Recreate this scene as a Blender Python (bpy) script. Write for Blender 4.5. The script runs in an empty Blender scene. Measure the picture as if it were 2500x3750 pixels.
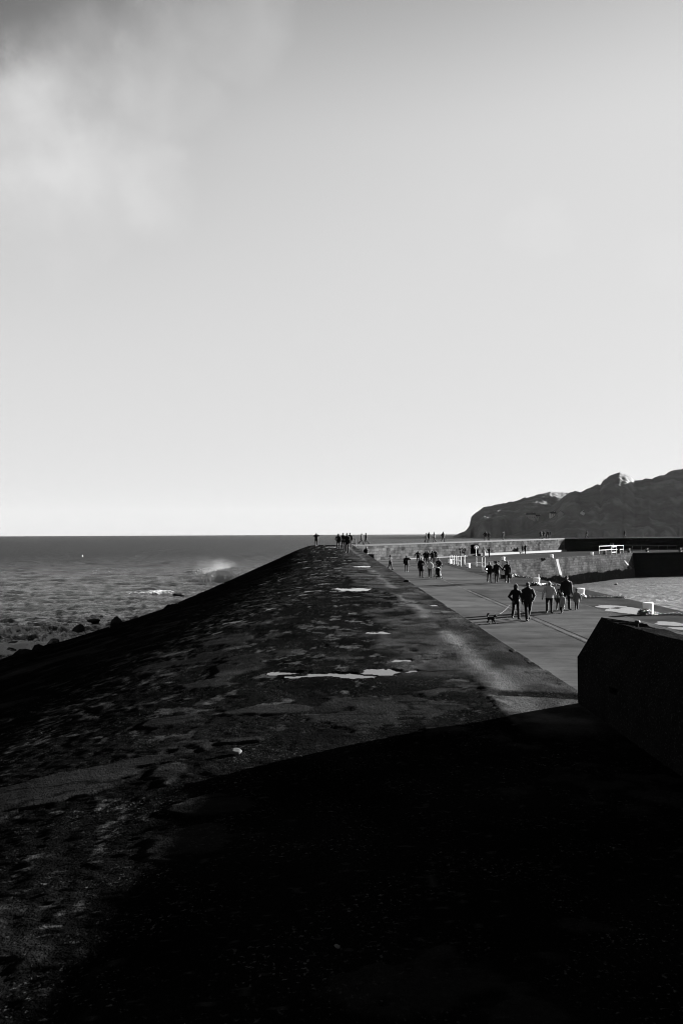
import bpy, bmesh, math, random
import numpy as np
from mathutils import Vector, Matrix
R = math.radians
rng = np.random.default_rng(7)
random.seed(7)
S = bpy.context.scene
COL = S.collection

# ------------------------------------------------------------------ camera
CZ = 1.70                       # eye height above the upper deck (deck z = 0)
FPX = 3000.0                    # focal length in photo pixels (2500 x 3750)
YAW, ROLL = 0.42, 0.25          # degrees
cy, sy = math.cos(R(YAW)), math.sin(R(YAW))
fwd = Vector((sy, cy, 0)); rt0 = Vector((cy, -sy, 0)); up0 = Vector((0, 0, 1))
rt = rt0 * math.cos(R(ROLL)) - up0 * math.sin(R(ROLL))
up = up0 * math.cos(R(ROLL)) + rt0 * math.sin(R(ROLL))
cd = bpy.data.cameras.new('camera')
cam = bpy.data.objects.new('camera', cd); COL.objects.link(cam)
cd.sensor_fit = 'VERTICAL'; cd.sensor_height = 36; cd.sensor_width = 24
cd.lens = 36 * FPX / 3750
cd.shift_y = (1955.4 - 1875) / 3750
cd.clip_start = 0.05; cd.clip_end = 60000
M = Matrix(((rt.x, up.x, -fwd.x, 0), (rt.y, up.y, -fwd.y, 0), (rt.z, up.z, -fwd.z, CZ), (0, 0, 0, 1)))
cam.matrix_world = M
S.camera = cam

# ------------------------------------------------------------------ sun, sky, exposure
SUN_EL, SUN_AZ = 11.6, 33.0     # azimuth measured from +X towards +Y
sunv = Vector((math.cos(R(SUN_AZ)) * math.cos(R(SUN_EL)), math.sin(R(SUN_AZ)) * math.cos(R(SUN_EL)), math.sin(R(SUN_EL))))
sl = bpy.data.lights.new('sun', 'SUN'); sl.energy = 5.0; sl.angle = R(0.5); sl.color = (1, 1, 1)
so = bpy.data.objects.new('sun', sl); COL.objects.link(so)
so.rotation_euler = sunv.to_track_quat('Z', 'Y').to_euler()
S.view_settings.view_transform = 'Standard'; S.view_settings.look = 'None'
S.view_settings.gamma = 1; S.view_settings.use_curve_mapping = False
S.view_settings.exposure = 3.3
S.cycles.max_bounces = 5; S.cycles.diffuse_bounces = 2; S.cycles.glossy_bounces = 3
S.cycles.volume_bounces = 0; S.cycles.transparent_max_bounces = 12
S.cycles.filter_width = 1.1; S.cycles.use_denoising = True; S.cycles.use_adaptive_sampling = False

W = bpy.data.worlds.new('World'); S.world = W; W.use_nodes = True
nt = W.node_tree; nt.nodes.clear()
def N(t, **k):
    n = nt.nodes.new(t)
    for a, v in k.items(): setattr(n, a, v)
    return n
def mth(op, a, b=None, clamp=False):
    n = N('ShaderNodeMath', operation=op, use_clamp=clamp)
    for i, v in enumerate((a, b)):
        if v is None: continue
        if isinstance(v, (int, float)): n.inputs[i].default_value = v
        else: nt.links.new(v, n.inputs[i])
    return n.outputs[0]
sky = N('ShaderNodeTexSky', sky_type='NISHITA', sun_disc=False, sun_elevation=R(SUN_EL), sun_rotation=R(90 - SUN_AZ),
        altitude=0, air_density=1.0, dust_density=0.7, ozone_density=1.0)
bg = N('ShaderNodeBackground'); wo = N('ShaderNodeOutputWorld')
sep = N('ShaderNodeSeparateColor'); nt.links.new(sky.outputs[0], sep.inputs[0])
tc = N('ShaderNodeTexCoord'); sx = N('ShaderNodeSeparateXYZ'); nt.links.new(tc.outputs['Generated'], sx.inputs[0])
# black-and-white photograph taken through a red filter: the red channel of the sky, with the contrast of the print
SKY_SCALE, SKY_POW = .92, 1.7
lum = sep.outputs[0]
lo_ = mth('SUBTRACT', 1.0, mth('EXPONENT', mth('MULTIPLY', mth('POWER', mth('DIVIDE', lum, SKY_SCALE), SKY_POW), -1.0)))
hi_ = mth('SUBTRACT', 1.0, mth('EXPONENT', mth('DIVIDE', lum, -6.0)))
red = mth('ADD', mth('MULTIPLY', lo_, .64), mth('MULTIPLY', hi_, .24))
zen = N('ShaderNodeMapRange', interpolation_type='SMOOTHSTEP'); nt.links.new(sx.outputs[2], zen.inputs[0])
zen.inputs[1].default_value = .42; zen.inputs[2].default_value = .72; zen.inputs[3].default_value = 1.0; zen.inputs[4].default_value = .35
red = mth('MULTIPLY', red, zen.outputs[0])
# darker blue quarter of the sky square to the sun, deepest high on the left (a polarised patch)
sd = N('ShaderNodeVectorMath', operation='DOT_PRODUCT'); nt.links.new(tc.outputs['Generated'], sd.inputs[0]); sd.inputs[1].default_value = sunv
pz = N('ShaderNodeMapRange', interpolation_type='SMOOTHSTEP'); nt.links.new(sd.outputs['Value'], pz.inputs[0])
for i, q in enumerate((.16, .52, 1.0, .0)): pz.inputs[i + 1].default_value = q
pe_ = N('ShaderNodeMapRange', interpolation_type='SMOOTHSTEP'); nt.links.new(sx.outputs[2], pe_.inputs[0])
for i, q in enumerate((.36, .56, .0, .75)): pe_.inputs[i + 1].default_value = q
pf_ = N('ShaderNodeMapRange', interpolation_type='SMOOTHSTEP'); nt.links.new(sx.outputs[1], pf_.inputs[0])
for i, q in enumerate((.25, .65, 0.0, 1.0)): pf_.inputs[i + 1].default_value = q
red = mth('MULTIPLY', red, mth('SUBTRACT', 1.0, mth('MULTIPLY', mth('MULTIPLY', pz.outputs[0], pe_.outputs[0]), pf_.outputs[0])))
# the sky away from the sun, behind the viewer, is dimmed to cut fill on camera-facing surfaces
bk = N('ShaderNodeMapRange', interpolation_type='SMOOTHSTEP'); nt.links.new(sx.outputs[1], bk.inputs[0])
bk.inputs[1].default_value = -.25; bk.inputs[2].default_value = .6; bk.inputs[3].default_value = .8; bk.inputs[4].default_value = 1.0
red = mth('MULTIPLY', red, bk.outputs[0])
# thin cloud towards the upper left of the view: soft tufts with edges frayed by noise
def vmul(v, k, add=None):
    n = N('ShaderNodeVectorMath', operation='MULTIPLY_ADD'); nt.links.new(v, n.inputs[0]); n.inputs[1].default_value = (k,) * 3
    if add is None: n.inputs[2].default_value = (-k / 2,) * 3
    else: nt.links.new(add, n.inputs[2])
    return n.outputs[0]
def nz(scale, det, rg=.55):
    n = N('ShaderNodeTexNoise'); n.inputs['Scale'].default_value = scale; n.inputs['Detail'].default_value = det; n.inputs['Roughness'].default_value = rg
    nt.links.new(tc.outputs['Generated'], n.inputs['Vector']); return n
warp = N('ShaderNodeVectorMath', operation='ADD'); nt.links.new(vmul(nz(9, 6, .6).outputs['Color'], .13), warp.inputs[0]); nt.links.new(tc.outputs['Generated'], warp.inputs[1])
wn = N('ShaderNodeVectorMath', operation='NORMALIZE'); nt.links.new(warp.outputs[0], wn.inputs[0])
cl_sum = None
for (px, py, ro, wgt) in ((60, 560, 5.0, .62), (215, 440, 4.6, .62), (40, 420, 4.5, .45), (330, 620, 4.5, .40), (565, 640, 3.2, .45), (330, 300, 4.6, .40), (540, 320, 3.2, .34), (720, 350, 3.0, .30), (600, 120, 2.8, .30), (660, 20, 2.8, .36), (900, 20, 4.0, .32), (450, 480, 5.0, .28), (150, 760, 5.0, .25), (1985, 830, 2.4, .26), (2450, 930, 3.2, .30), (1700, 700, 2.0, .10)):
    dd = N('ShaderNodeVectorMath', operation='DOT_PRODUCT'); nt.links.new(wn.outputs[0], dd.inputs[0])
    dd.inputs[1].default_value = (fwd + rt0 * ((px - 1250) / FPX) + up0 * ((1955 - py - 45) / FPX)).normalized()
    mr = N('ShaderNodeMapRange', interpolation_type='SMOOTHSTEP'); nt.links.new(dd.outputs['Value'], mr.inputs[0])
    for i, q in enumerate((math.cos(R(ro * .98)), math.cos(R(.3)), 0, wgt)): mr.inputs[i + 1].default_value = q
    cl_sum = mr.outputs[0] if cl_sum is None else mth('ADD', cl_sum, mr.outputs[0])
cn = N('ShaderNodeMapRange'); nt.links.new(nz(11, 6, .55).outputs[0], cn.inputs[0])
for i, q in enumerate((.32, .68, .35, 1.45)): cn.inputs[i + 1].default_value = q
cmask = mth('SUBTRACT', 1.0, mth('EXPONENT', mth('MULTIPLY', mth('MULTIPLY', cl_sum, cn.outputs[0]), -.52)))
skyv = mth('ADD', mth('MULTIPLY', red, mth('SUBTRACT', 1.0, cmask)), mth('MULTIPLY', cmask, .82))
nt.links.new(skyv, bg.inputs[0]); bg.inputs[1].default_value = .1
nt.links.new(bg.outputs[0], wo.inputs[0])

# ------------------------------------------------------------------ picture helpers: a photo pixel to a point of the place
def ray(px, py):
    return fwd + rt * ((px - 1250) / FPX) + up * ((1955.4 - py) / FPX)
def G(px, py, z):
    d = ray(px, py); t = (z - CZ) / d.z
    return Vector((d.x * t, d.y * t, z))
def D(px, py, Y):
    d = ray(px, py); t = Y / d.y
    return Vector((d.x * t, Y, CZ + d.z * t))
ZP, ZS = -2.45, -7.4            # promenade level, sea level

# ------------------------------------------------------------------ object helpers
def tag(o, label=None, cat=None, group=None, kind=None):
    for k, v in (('label', label), ('category', cat), ('group', group), ('kind', kind)):
        if v: o[k] = v
    return o
def link(name, me, mat=None, parent=None, smooth=False):
    o = bpy.data.objects.new(name, me); COL.objects.link(o)
    if mat: me.materials.append(mat)
    if parent: o.parent = parent
    if smooth:
        me.polygons.foreach_set('use_smooth', np.ones(len(me.polygons), bool))
    return o
def pymesh(name, V, F, mat=None, parent=None, smooth=False, uv=None):
    me = bpy.data.meshes.new(name); me.from_pydata([tuple(v) for v in V], [], [tuple(f) for f in F]); me.update()
    if uv is not None:
        l = me.uv_layers.new(name='UVMap')
        idx = np.empty(len(me.loops), np.int32); me.loops.foreach_get('vertex_index', idx)
        l.data.foreach_set('uv', np.asarray(uv, np.float32)[idx].ravel())
    return link(name, me, mat, parent, smooth)
def npmesh(name, V, Q, mat=None, parent=None, smooth=True, attrs=None):
    """numpy vertices (n,3) and quads (m,4)"""
    me = bpy.data.meshes.new(name); n, m = len(V), len(Q)
    me.vertices.add(n); me.vertices.foreach_set('co', np.ascontiguousarray(V, np.float32).ravel())
    k = Q.shape[1]
    me.loops.add(m * k); me.loops.foreach_set('vertex_index', np.ascontiguousarray(Q, np.int32).ravel())
    me.polygons.add(m); me.polygons.foreach_set('loop_start', np.arange(0, m * k, k, dtype=np.int32))
    me.polygons.foreach_set('loop_total', np.full(m, k, np.int32))
    me.update(calc_edges=True); me.validate()
    for a, v in (attrs or {}).items():
        at = me.attributes.new(a, 'FLOAT', 'POINT'); at.data.foreach_set('value', np.ascontiguousarray(v, np.float32))
    return link(name, me, mat, parent, smooth)
def gridq(nr, nc):
    i = np.arange(nr - 1)[:, None] * nc + np.arange(nc - 1)[None]
    return np.stack([i, i + 1, i + nc + 1, i + nc], -1).reshape(-1, 4)
def empty(name, loc, rz=0.0):
    o = bpy.data.objects.new(name, None); COL.objects.link(o); o.location = loc; o.rotation_euler = (0, 0, rz); o.empty_display_size = .2
    return o
class MB:
    """collects simple shapes into one mesh"""
    def __init__(s): s.V = []; s.F = []
    def add(s, V, F):
        n = len(s.V); s.V += [tuple(v) for v in V]; s.F += [tuple(i + n for i in f) for f in F]; return s
    def box(s, a, b, rz=0.0, c=(0, 0, 0), bev=0.0):
        x0, y0, z0 = a; x1, y1, z1 = b
        if bev:
            bm = bmesh.new(); bmesh.ops.create_cube(bm, size=1)
            for v in bm.verts: v.co = Vector(((x0 + x1) / 2 + v.co.x * (x1 - x0), (y0 + y1) / 2 + v.co.y * (y1 - y0), (z0 + z1) / 2 + v.co.z * (z1 - z0)))
            bmesh.ops.bevel(bm, geom=bm.edges[:], offset=bev, segments=2, affect='EDGES', profile=.6)
            bm.verts.index_update()
            V = [v.co.copy() for v in bm.verts]; F = [[v.index for v in f.verts] for f in bm.faces]; bm.free()
        else:
            V = [Vector(p) for p in ((x0, y0, z0), (x1, y0, z0), (x1, y1, z0), (x0, y1, z0), (x0, y0, z1), (x1, y0, z1), (x1, y1, z1), (x0, y1, z1))]
            F = [(3, 2, 1, 0), (4, 5, 6, 7), (0, 1, 5, 4), (1, 2, 6, 5), (2, 3, 7, 6), (3, 0, 4, 7)]
        m = Matrix.Rotation(rz, 3, 'Z'); c = Vector(c)
        return s.add([m @ v + c for v in V], F)
    def tube(s, pts, r, n=8, cap=True):
        pts = [Vector(p) for p in pts]; rs = r if isinstance(r, (list, tuple)) else [r] * len(pts)
        V = []; F = []; ref = None
        for i, p in enumerate(pts):
            t = (pts[min(i + 1, len(pts) - 1)] - pts[max(i - 1, 0)]).normalized()
            if ref is None: ref = Vector((0, 0, 1)) if abs(t.z) < .9 else Vector((1, 0, 0))
            u = t.cross(ref).normalized(); w = u.cross(t); ref = w
            for k in range(n):
                a = 2 * math.pi * k / n; V.append(p + (u * math.cos(a) + w * math.sin(a)) * rs[i])
        for i in range(len(pts) - 1):
            for k in range(n):
                F.append((i * n + k, i * n + (k + 1) % n, (i + 1) * n + (k + 1) % n, (i + 1) * n + k))
        if cap:
            F.append(tuple(range(n))[::-1]); F.append(tuple((len(pts) - 1) * n + k for k in range(n)))
        return s.add(V, F)
    def lathe(s, prof, c=(0, 0, 0), n=24):
        V = []; F = []
        for (r, z) in prof:
            for k in range(n):
                a = 2 * math.pi * k / n; V.append((c[0] + r * math.cos(a), c[1] + r * math.sin(a), c[2] + z))
        for i in range(len(prof) - 1):
            for k in range(n): F.append((i * n + k, i * n + (k + 1) % n, (i + 1) * n + (k + 1) % n, (i + 1) * n + k))
        F.append(tuple(range(n))[::-1]); F.append(tuple((len(prof) - 1) * n + k for k in range(n)))
        return s.add(V, F)
    def torus(s, c, RR, r, ax='y', n=20, m=8, sq=1.0, rot=None):
        V = []; F = []
        for i in range(n):
            a = 2 * math.pi * i / n
            for j in range(m):
                b = 2 * math.pi * j / m; q = RR + r * math.cos(b)
                p = Vector((q * math.cos(a) * sq, r * math.sin(b), q * math.sin(a)))
                if ax == 'z': p = Vector((p.x, p.z, p.y))
                if rot is not None: p = rot @ p
                V.append(Vector(c) + p)
        for i in range(n):
            for j in range(m): F.append((i * m + j, ((i + 1) % n) * m + j, ((i + 1) % n) * m + (j + 1) % m, i * m + (j + 1) % m))
        return s.add(V, F)
    def build(s, name, mat, parent=None, smooth=False):
        o = pymesh(name, s.V, s.F, mat, parent, smooth); return o

# ------------------------------------------------------------------ numpy noise
def _h(ix, iy, seed):
    n = (ix.astype(np.int64) * 374761393 + iy.astype(np.int64) * 668265263 + seed * 1442695041) & 0xffffffff
    n = ((n ^ (n >> 13)) * 1274126177) & 0xffffffff
    n = ((n ^ (n >> 16)) * 2246822519) & 0xffffffff
    return ((n ^ (n >> 15)) & 0xffffff) / float(0xffffff)
def vn(x, y, seed=0):
    x = np.asarray(x, float); y = np.asarray(y, float)
    ix = np.floor(x); iy = np.floor(y); fx = x - ix; fy = y - iy
    fx = fx * fx * fx * (fx * (fx * 6 - 15) + 10); fy = fy * fy * fy * (fy * (fy * 6 - 15) + 10)
    a = _h(ix, iy, seed); b = _h(ix + 1, iy, seed); c = _h(ix, iy + 1, seed); d = _h(ix + 1, iy + 1, seed)
    return (a * (1 - fx) + b * fx) * (1 - fy) + (c * (1 - fx) + d * fx) * fy
def fbm(x, y, oct=4, seed=0, g=.5):
    s = 0; a = 1; t = 0
    for o in range(oct):
        s = s + a * (vn(x * 2 ** o + 17.3 * o, y * 2 ** o - 9.1 * o, seed + o) - .5); t += a; a *= g
    return s / t * 2
def sst(a, b, x):
    t = np.clip((x - a) / (b - a), 0, 1); return t * t * (3 - 2 * t)

# ------------------------------------------------------------------ materials
def mat(name, col=.05, rough=.8, spec=.1, tone=0.0, tscale=3.0, bump=0.0, bscale=40.0, bdist=.01, stretch=(1, 1, 1), attr=None, build=None, detail=5, metal=0.0):
    m = bpy.data.materials.new(name); m.use_nodes = True; t = m.node_tree; p = t.nodes['Principled BSDF']
    p.inputs['Roughness'].default_value = rough; p.inputs['Specular IOR Level'].default_value = spec; p.inputs['Metallic'].default_value = metal
    co = t.nodes.new('ShaderNodeTexCoord'); mp = t.nodes.new('ShaderNodeMapping'); mp.inputs['Scale'].default_value = stretch
    t.links.new(co.outputs['Object'], mp.inputs[0])
    val = t.nodes.new('ShaderNodeValue'); val.outputs[0].default_value = col; out = val.outputs[0]
    def M_(op, a, b):
        n = t.nodes.new('ShaderNodeMath'); n.operation = op
        for i, v in enumerate((a, b)):
            if isinstance(v, (int, float)): n.inputs[i].default_value = v
            else: t.links.new(v, n.inputs[i])
        return n.outputs[0]
    def NZ(scale, det=detail, vec=None, rg=.55):
        n = t.nodes.new('ShaderNodeTexNoise'); n.inputs['Scale'].default_value = scale; n.inputs['Detail'].default_value = det; n.inputs['Roughness'].default_value = rg
        t.links.new(vec or mp.outputs[0], n.inputs['Vector']); return n.outputs[0]
    def RG(v, a, b, c=0.0, d=1.0):
        n = t.nodes.new('ShaderNodeMapRange'); n.interpolation_type = 'SMOOTHSTEP'
        for i, q in enumerate((a, b, c, d)): n.inputs[i + 1].default_value = q
        t.links.new(v, n.inputs[0]); return n.outputs[0]
    if attr:
        a = t.nodes.new('ShaderNodeAttribute'); a.attribute_name = attr; out = a.outputs['Fac']
    if tone:
        out = M_('MULTIPLY', out, M_('ADD', 1 - tone, M_('MULTIPLY', NZ(tscale), 2 * tone)))
    h = None
    if bump: h = M_('MULTIPLY', NZ(bscale), 1.0)
    if build:
        r = build(t, out, h, co, mp, M_, NZ, RG, p)
        if r: out, h = r
    cc = t.nodes.new('ShaderNodeCombineColor')
    for i in range(3): t.links.new(out, cc.inputs[i])
    t.links.new(cc.outputs[0], p.inputs['Base Color'])
    if h is not None:
        b = t.nodes.new('ShaderNodeBump'); b.inputs['Strength'].default_value = bump or 1.0; b.inputs['Distance'].default_value = bdist
        t.links.new(h, b.inputs['Height']); t.links.new(b.outputs[0], p.inputs['Normal'])
    return m

# ================================================================== the upper deck of the breakwater (rough, broken concrete)
XE = 2.58                                                     # promenade-side edge
rows = np.concatenate([[-14, -8, -4, -1, .8, 1.6, 2.2], 1.7 * FPX / np.arange(2050, 260, -2.3), 1.7 * FPX / np.arange(260, 41.2, -.8), [126, 129]])
tc_ = np.concatenate([np.linspace(0, .30, 190)[:-1], np.linspace(.30, .72, 210)[:-1], np.linspace(.72, 1, 50)])
xe_ = np.interp(rows, [0, 28, 42, 60, 85, 105, 118, 135], [11, 10.6, 8.8, 7.4, 5.9, 4.8, 4.2, 3.6])     # crest of the seaward slope
Yg = np.repeat(rows[:, None], len(tc_), 1)
u = tc_[None]                                                   # 0 edge .. .72 crest .. 1 foot in the sea
foot = xe_[:, None] + 8.0
Xg = np.where(u <= .72, XE - (XE + xe_[:, None]) * (u / .72), -xe_[:, None] - (foot - xe_[:, None]) * ((u - .72) / .28))
ax = -Xg
# cross fall: level near the edge, then a rounded shoulder, then an even fall to the crest, then the rubble slope
sY = np.interp(rows, [45, 118], [0, 2.4])[:, None]               # the top widens and flattens towards the bend
w1 = np.clip(ax + .2 - sY, 0, 4.0)
ks = np.interp(rows, [27, 43], [.262, .3])[:, None]
zb = -ks * w1 ** 2 / 8.0 - ks * np.clip(ax - 3.8 - sY, 0, None)
crest = xe_[:, None]
fall = np.clip(ax - crest, 0, None)
zb = np.where(ax > crest, zb + ks * fall - fall * (.30 + .62 * sst(0, 1.6, fall)), zb)
rub = sst(.2, 1.2, fall)
wx = fbm(Xg * .35, Yg * .35, 3, 41) * 1.3
wy = fbm(Xg * .35, Yg * .35, 3, 51) * 1.3
# worn areas: rough torn surface against smooth float-finished remains
n1 = fbm((Xg + wx) * .33, (Yg + wy) * .24, 5, 3)
n2 = fbm((Xg + wx) * .9, (Yg + wy) * .6, 4, 13)
n4 = fbm((Xg + wx * .4) * 1.5, (Yg + wy * .4) * 1.3, 5, 14, .62)
smooth = np.maximum(sst(.22, .30, n1 * .6 + n2 * .5 - .05), .8 * sst(.24, .34, n4 + .25 * n1))
def patch(px, py, rx, ry, seed, rag=.35):
    c = G(px, py, 0.0 if px > 900 else -.1)
    d = np.sqrt(((Xg - c.x) / rx) ** 2 + ((Yg - c.y) / ry) ** 2) + fbm(Xg * 1.1 / rx, Yg * 1.1 / ry, 3, seed) * rag
    return sst(1.0, .9, d)
for (px, py, rx, ry) in ((170, 2850, .62, .42), (1000, 2590, .42, .26), (1420, 2600, .40, .24), (520, 2790, .25, .16), (330, 2870, .2, .2), (760, 2990, .3, .2),
                         (880, 2740, .22, .1), (900, 2415, .35, .3), (560, 2400, .5, .4), (620, 2640, .3, .25)  ):
    smooth = np.maximum(smooth, patch(px, py, rx, ry, int(px)))
edge_n = fbm(Xg * .9, Yg * .55, 4, 77)
strip = sst(.50, .80, Xg + edge_n * .75 + .25 * np.sin(Yg * .21))       # paler concrete along the promenade edge
hole = sst(.33, .42, fbm(Xg * .8 + 3, Yg * .5, 4, 91) - .35 * sst(1.2, 2.4, Xg))
strip = strip * (1 - hole)
# the torn black ground close by, and the clean rectangle beside the parapet
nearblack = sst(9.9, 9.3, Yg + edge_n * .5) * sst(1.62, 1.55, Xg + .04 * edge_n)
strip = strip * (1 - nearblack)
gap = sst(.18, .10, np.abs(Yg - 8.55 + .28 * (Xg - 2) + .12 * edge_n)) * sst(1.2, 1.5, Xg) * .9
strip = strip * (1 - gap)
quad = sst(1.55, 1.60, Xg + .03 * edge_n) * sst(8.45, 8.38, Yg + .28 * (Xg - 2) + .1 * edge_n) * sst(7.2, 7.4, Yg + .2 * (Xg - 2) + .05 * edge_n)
strip = np.maximum(strip, quad) * sst(6.7, 7.2, Yg)  # pale strip left out inside the parapet's shadow, shade put into the tone
streak = np.exp(-((Xg - 1.78 - .10 * np.sin(Yg * .13) - .05 * edge_n) / .15) ** 2) * sst(.25, -.15, fbm(Xg * 2, Yg * .45, 4, 19) * .8) * strip * sst(7, 9, Yg)
rough = (1 - .8 * np.maximum(smooth, strip)) * (1 - rub)
# torn asphalt near the camera is even gravel rather than ridges
far = sst(12, 45, Yg)
n3 = fbm((Xg + wx * .3) * 1.3, (Yg + wy * .3) * 1.6, 5, 63, .6)
wet = sst(.38, .46, n3 - .12 * sst(0, -2.5, Xg)) * (1 - strip * .8) * (1 - rub) * sst(-4.2, -2.5, Xg) * sst(10, 20, Yg) * .8
plate = sst(-.02, .0, fbm((Xg + wx) * .8, (Yg + wy) * .9, 5, 64))
grit = fbm(Xg * 13, Yg * 13, 2, 8) * .0065 + (vn(Xg * 31, Yg * 31, 18) - .5) * .0075
h = (fbm(Xg * 1.7, Yg * 1.2, 3, 5) * .006 + fbm(Xg * 5.5, Yg * 4.2, 3, 6) * .0035 + grit) * rough * (1 - wet)
h = h + fbm(Xg * 11, Yg * 9, 3, 9) * .0022 + fbm(Xg * .5, Yg * .35, 3, 10) * .010 * (1 - rub)
h = h + .013 * smooth * (1 - rub) * sst(-9, -7, Xg) + .010 * strip
edgewear = sst(.25, 0, XE - Xg) * np.maximum(fbm(Xg * 3, Yg * 2.2, 3, 23) - .2, 0) * -.05
h = h + edgewear
# rubble on the seaward slope
rb = np.abs(fbm(Xg * .55, Yg * .55, 4, 31)) * .8 + fbm(Xg * 1.6, Yg * 1.6, 3, 33) * .35
h = h + (rb * rub * sst(70, 20, Yg) + rb * .25 * rub) * sst(7.5, 4.0, fall)
zt = zb + h
# puddles: level pools pressed into the surface
PUD = []
def pool(px, py, rx, ry, seed, rag=.9):
    global zt
    c = G(px, py, -.03)
    zc = float(np.median(zt[(np.abs(Xg - c.x) < rx * .8) & (np.abs(Yg - c.y) < max(ry * .8, .2, c.y * c.y / 1500))]))
    d = np.sqrt(((Xg - c.x) / rx) ** 2 + ((Yg - c.y) / ry) ** 2) + fbm(Xg * 1.5 / rx, Yg * 1.1 / ry, 5, seed, .62) * rag
    m = sst(1.05, .90, d)
    zt = zt * (1 - m) + m * (zc - .016 - .01 * sst(1, .3, d) + (zt - zc) * .10)
    PUD.append((m, zc - .012))
pool(1185, 2478, .40, .14, 4); pool(1330, 2482, .34, .16, 7); pool(1415, 2468, .30, .20, 11); pool(1470, 2428, .16, .14, 15); pool(1050, 2466, .22, .10, 16)
pool(1290, 2163, .62, .62, 22); pool(1395, 2326, .20, .20, 29); pool(1590, 2222, .11, .18, 33); pool(1210, 2004, .9, 1.8, 39); pool(1330, 2077, .5, 1.0, 44)
tone = .0022 + .0018 * fbm(Xg * 1.3, Yg * 1.1, 4, 71) - .002 * rub
crk = 1 - .8 * sst(.05, .012, np.abs(fbm(Xg * .55 + wx * .2, Yg * 1.25, 5, 101))) * sst(-.2, .25, fbm(Xg * .3, Yg * .2, 2, 102))
mott = .5 + 1.0 * sst(-.32, .38, fbm(Xg * 2.4, Yg * 1.5, 5, 103, .65))
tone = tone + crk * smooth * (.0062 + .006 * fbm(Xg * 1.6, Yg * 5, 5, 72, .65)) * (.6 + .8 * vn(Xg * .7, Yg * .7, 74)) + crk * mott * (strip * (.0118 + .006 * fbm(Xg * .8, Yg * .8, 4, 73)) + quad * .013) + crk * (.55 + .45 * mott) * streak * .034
flake = sst(.27, .33, fbm(Xg * 3.6, Yg * 2.6, 5, 111, .66) + .16 * fbm(Xg * .45, Yg * .3, 3, 112)) * rough * sst(-6, -3, Xg) * np.maximum(sst(6, 9, Yg), sst(-.8, -1.4, Xg))
pale = .017 * flake * (.5 + vn(Xg * 9, Yg * 7, 113)) + (vn(Xg * 26, Yg * 22, 81) > .93) * rough * .009 * (vn(Xg * .9, Yg * .6, 82) > .4)
tone = np.clip(tone + pale, .0015, 1) * (1 - .6 * wet)
def deckbump(t, out, h, co, mp, M_, NZ, RG, p):
    w = t.nodes.new('ShaderNodeAttribute'); w.attribute_name = 'wet'; w = w.outputs['Fac']
    t.links.new(M_('SUBTRACT', .9, M_('MULTIPLY', w, .72)), p.inputs['Roughness']); t.links.new(M_('MULTIPLY', w, .22), p.inputs['Specular IOR Level'])
    a = M_('MULTIPLY', M_('ADD', NZ(70, 4), M_('MULTIPLY', NZ(28, 4), 1.3)), M_('SUBTRACT', 1.0, M_('MULTIPLY', w, .9)))
    rf = t.nodes.new('ShaderNodeAttribute'); rf.attribute_name = 'rough'; rf = rf.outputs['Fac']
    spk = M_('MULTIPLY', M_('MULTIPLY', RG(NZ(46, 3, None, .6), .58, .71), RG(NZ(2.1, 5, None, .6), .40, .66, .04, 1.0)), M_('MULTIPLY', rf, .048))
    return M_('ADD', spk, M_('MULTIPLY', out, M_('ADD', .45, M_('MULTIPLY', NZ(34, 6, None, .7), 1.1)))), a
m_deck = mat('worn_concrete', rough=.9, spec=0.0, attr='tone', bump=1.0, bdist=.022, build=deckbump)
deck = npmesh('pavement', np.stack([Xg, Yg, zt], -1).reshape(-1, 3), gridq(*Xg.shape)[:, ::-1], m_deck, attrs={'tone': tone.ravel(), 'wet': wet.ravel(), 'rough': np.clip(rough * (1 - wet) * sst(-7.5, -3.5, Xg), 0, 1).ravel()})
tag(deck, 'wet broken concrete top of the breakwater', kind='structure')
m_pool = mat('still_water', .006, .06, .34, bump=.05, bscale=9, bdist=.01)
qs = gridq(*Xg.shape)[:, ::-1]
for (m, z) in PUD:
    f = qs[(m.ravel()[qs] > .04).any(1)]; ids, inv = np.unique(f, return_inverse=True)
    V = np.stack([Xg.ravel()[ids], Yg.ravel()[ids], np.full(len(ids), z)], -1)
    tag(npmesh('puddle', V, inv.reshape(f.shape), m_pool), 'shallow rain puddle lying in the worn deck', kind='structure')

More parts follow.
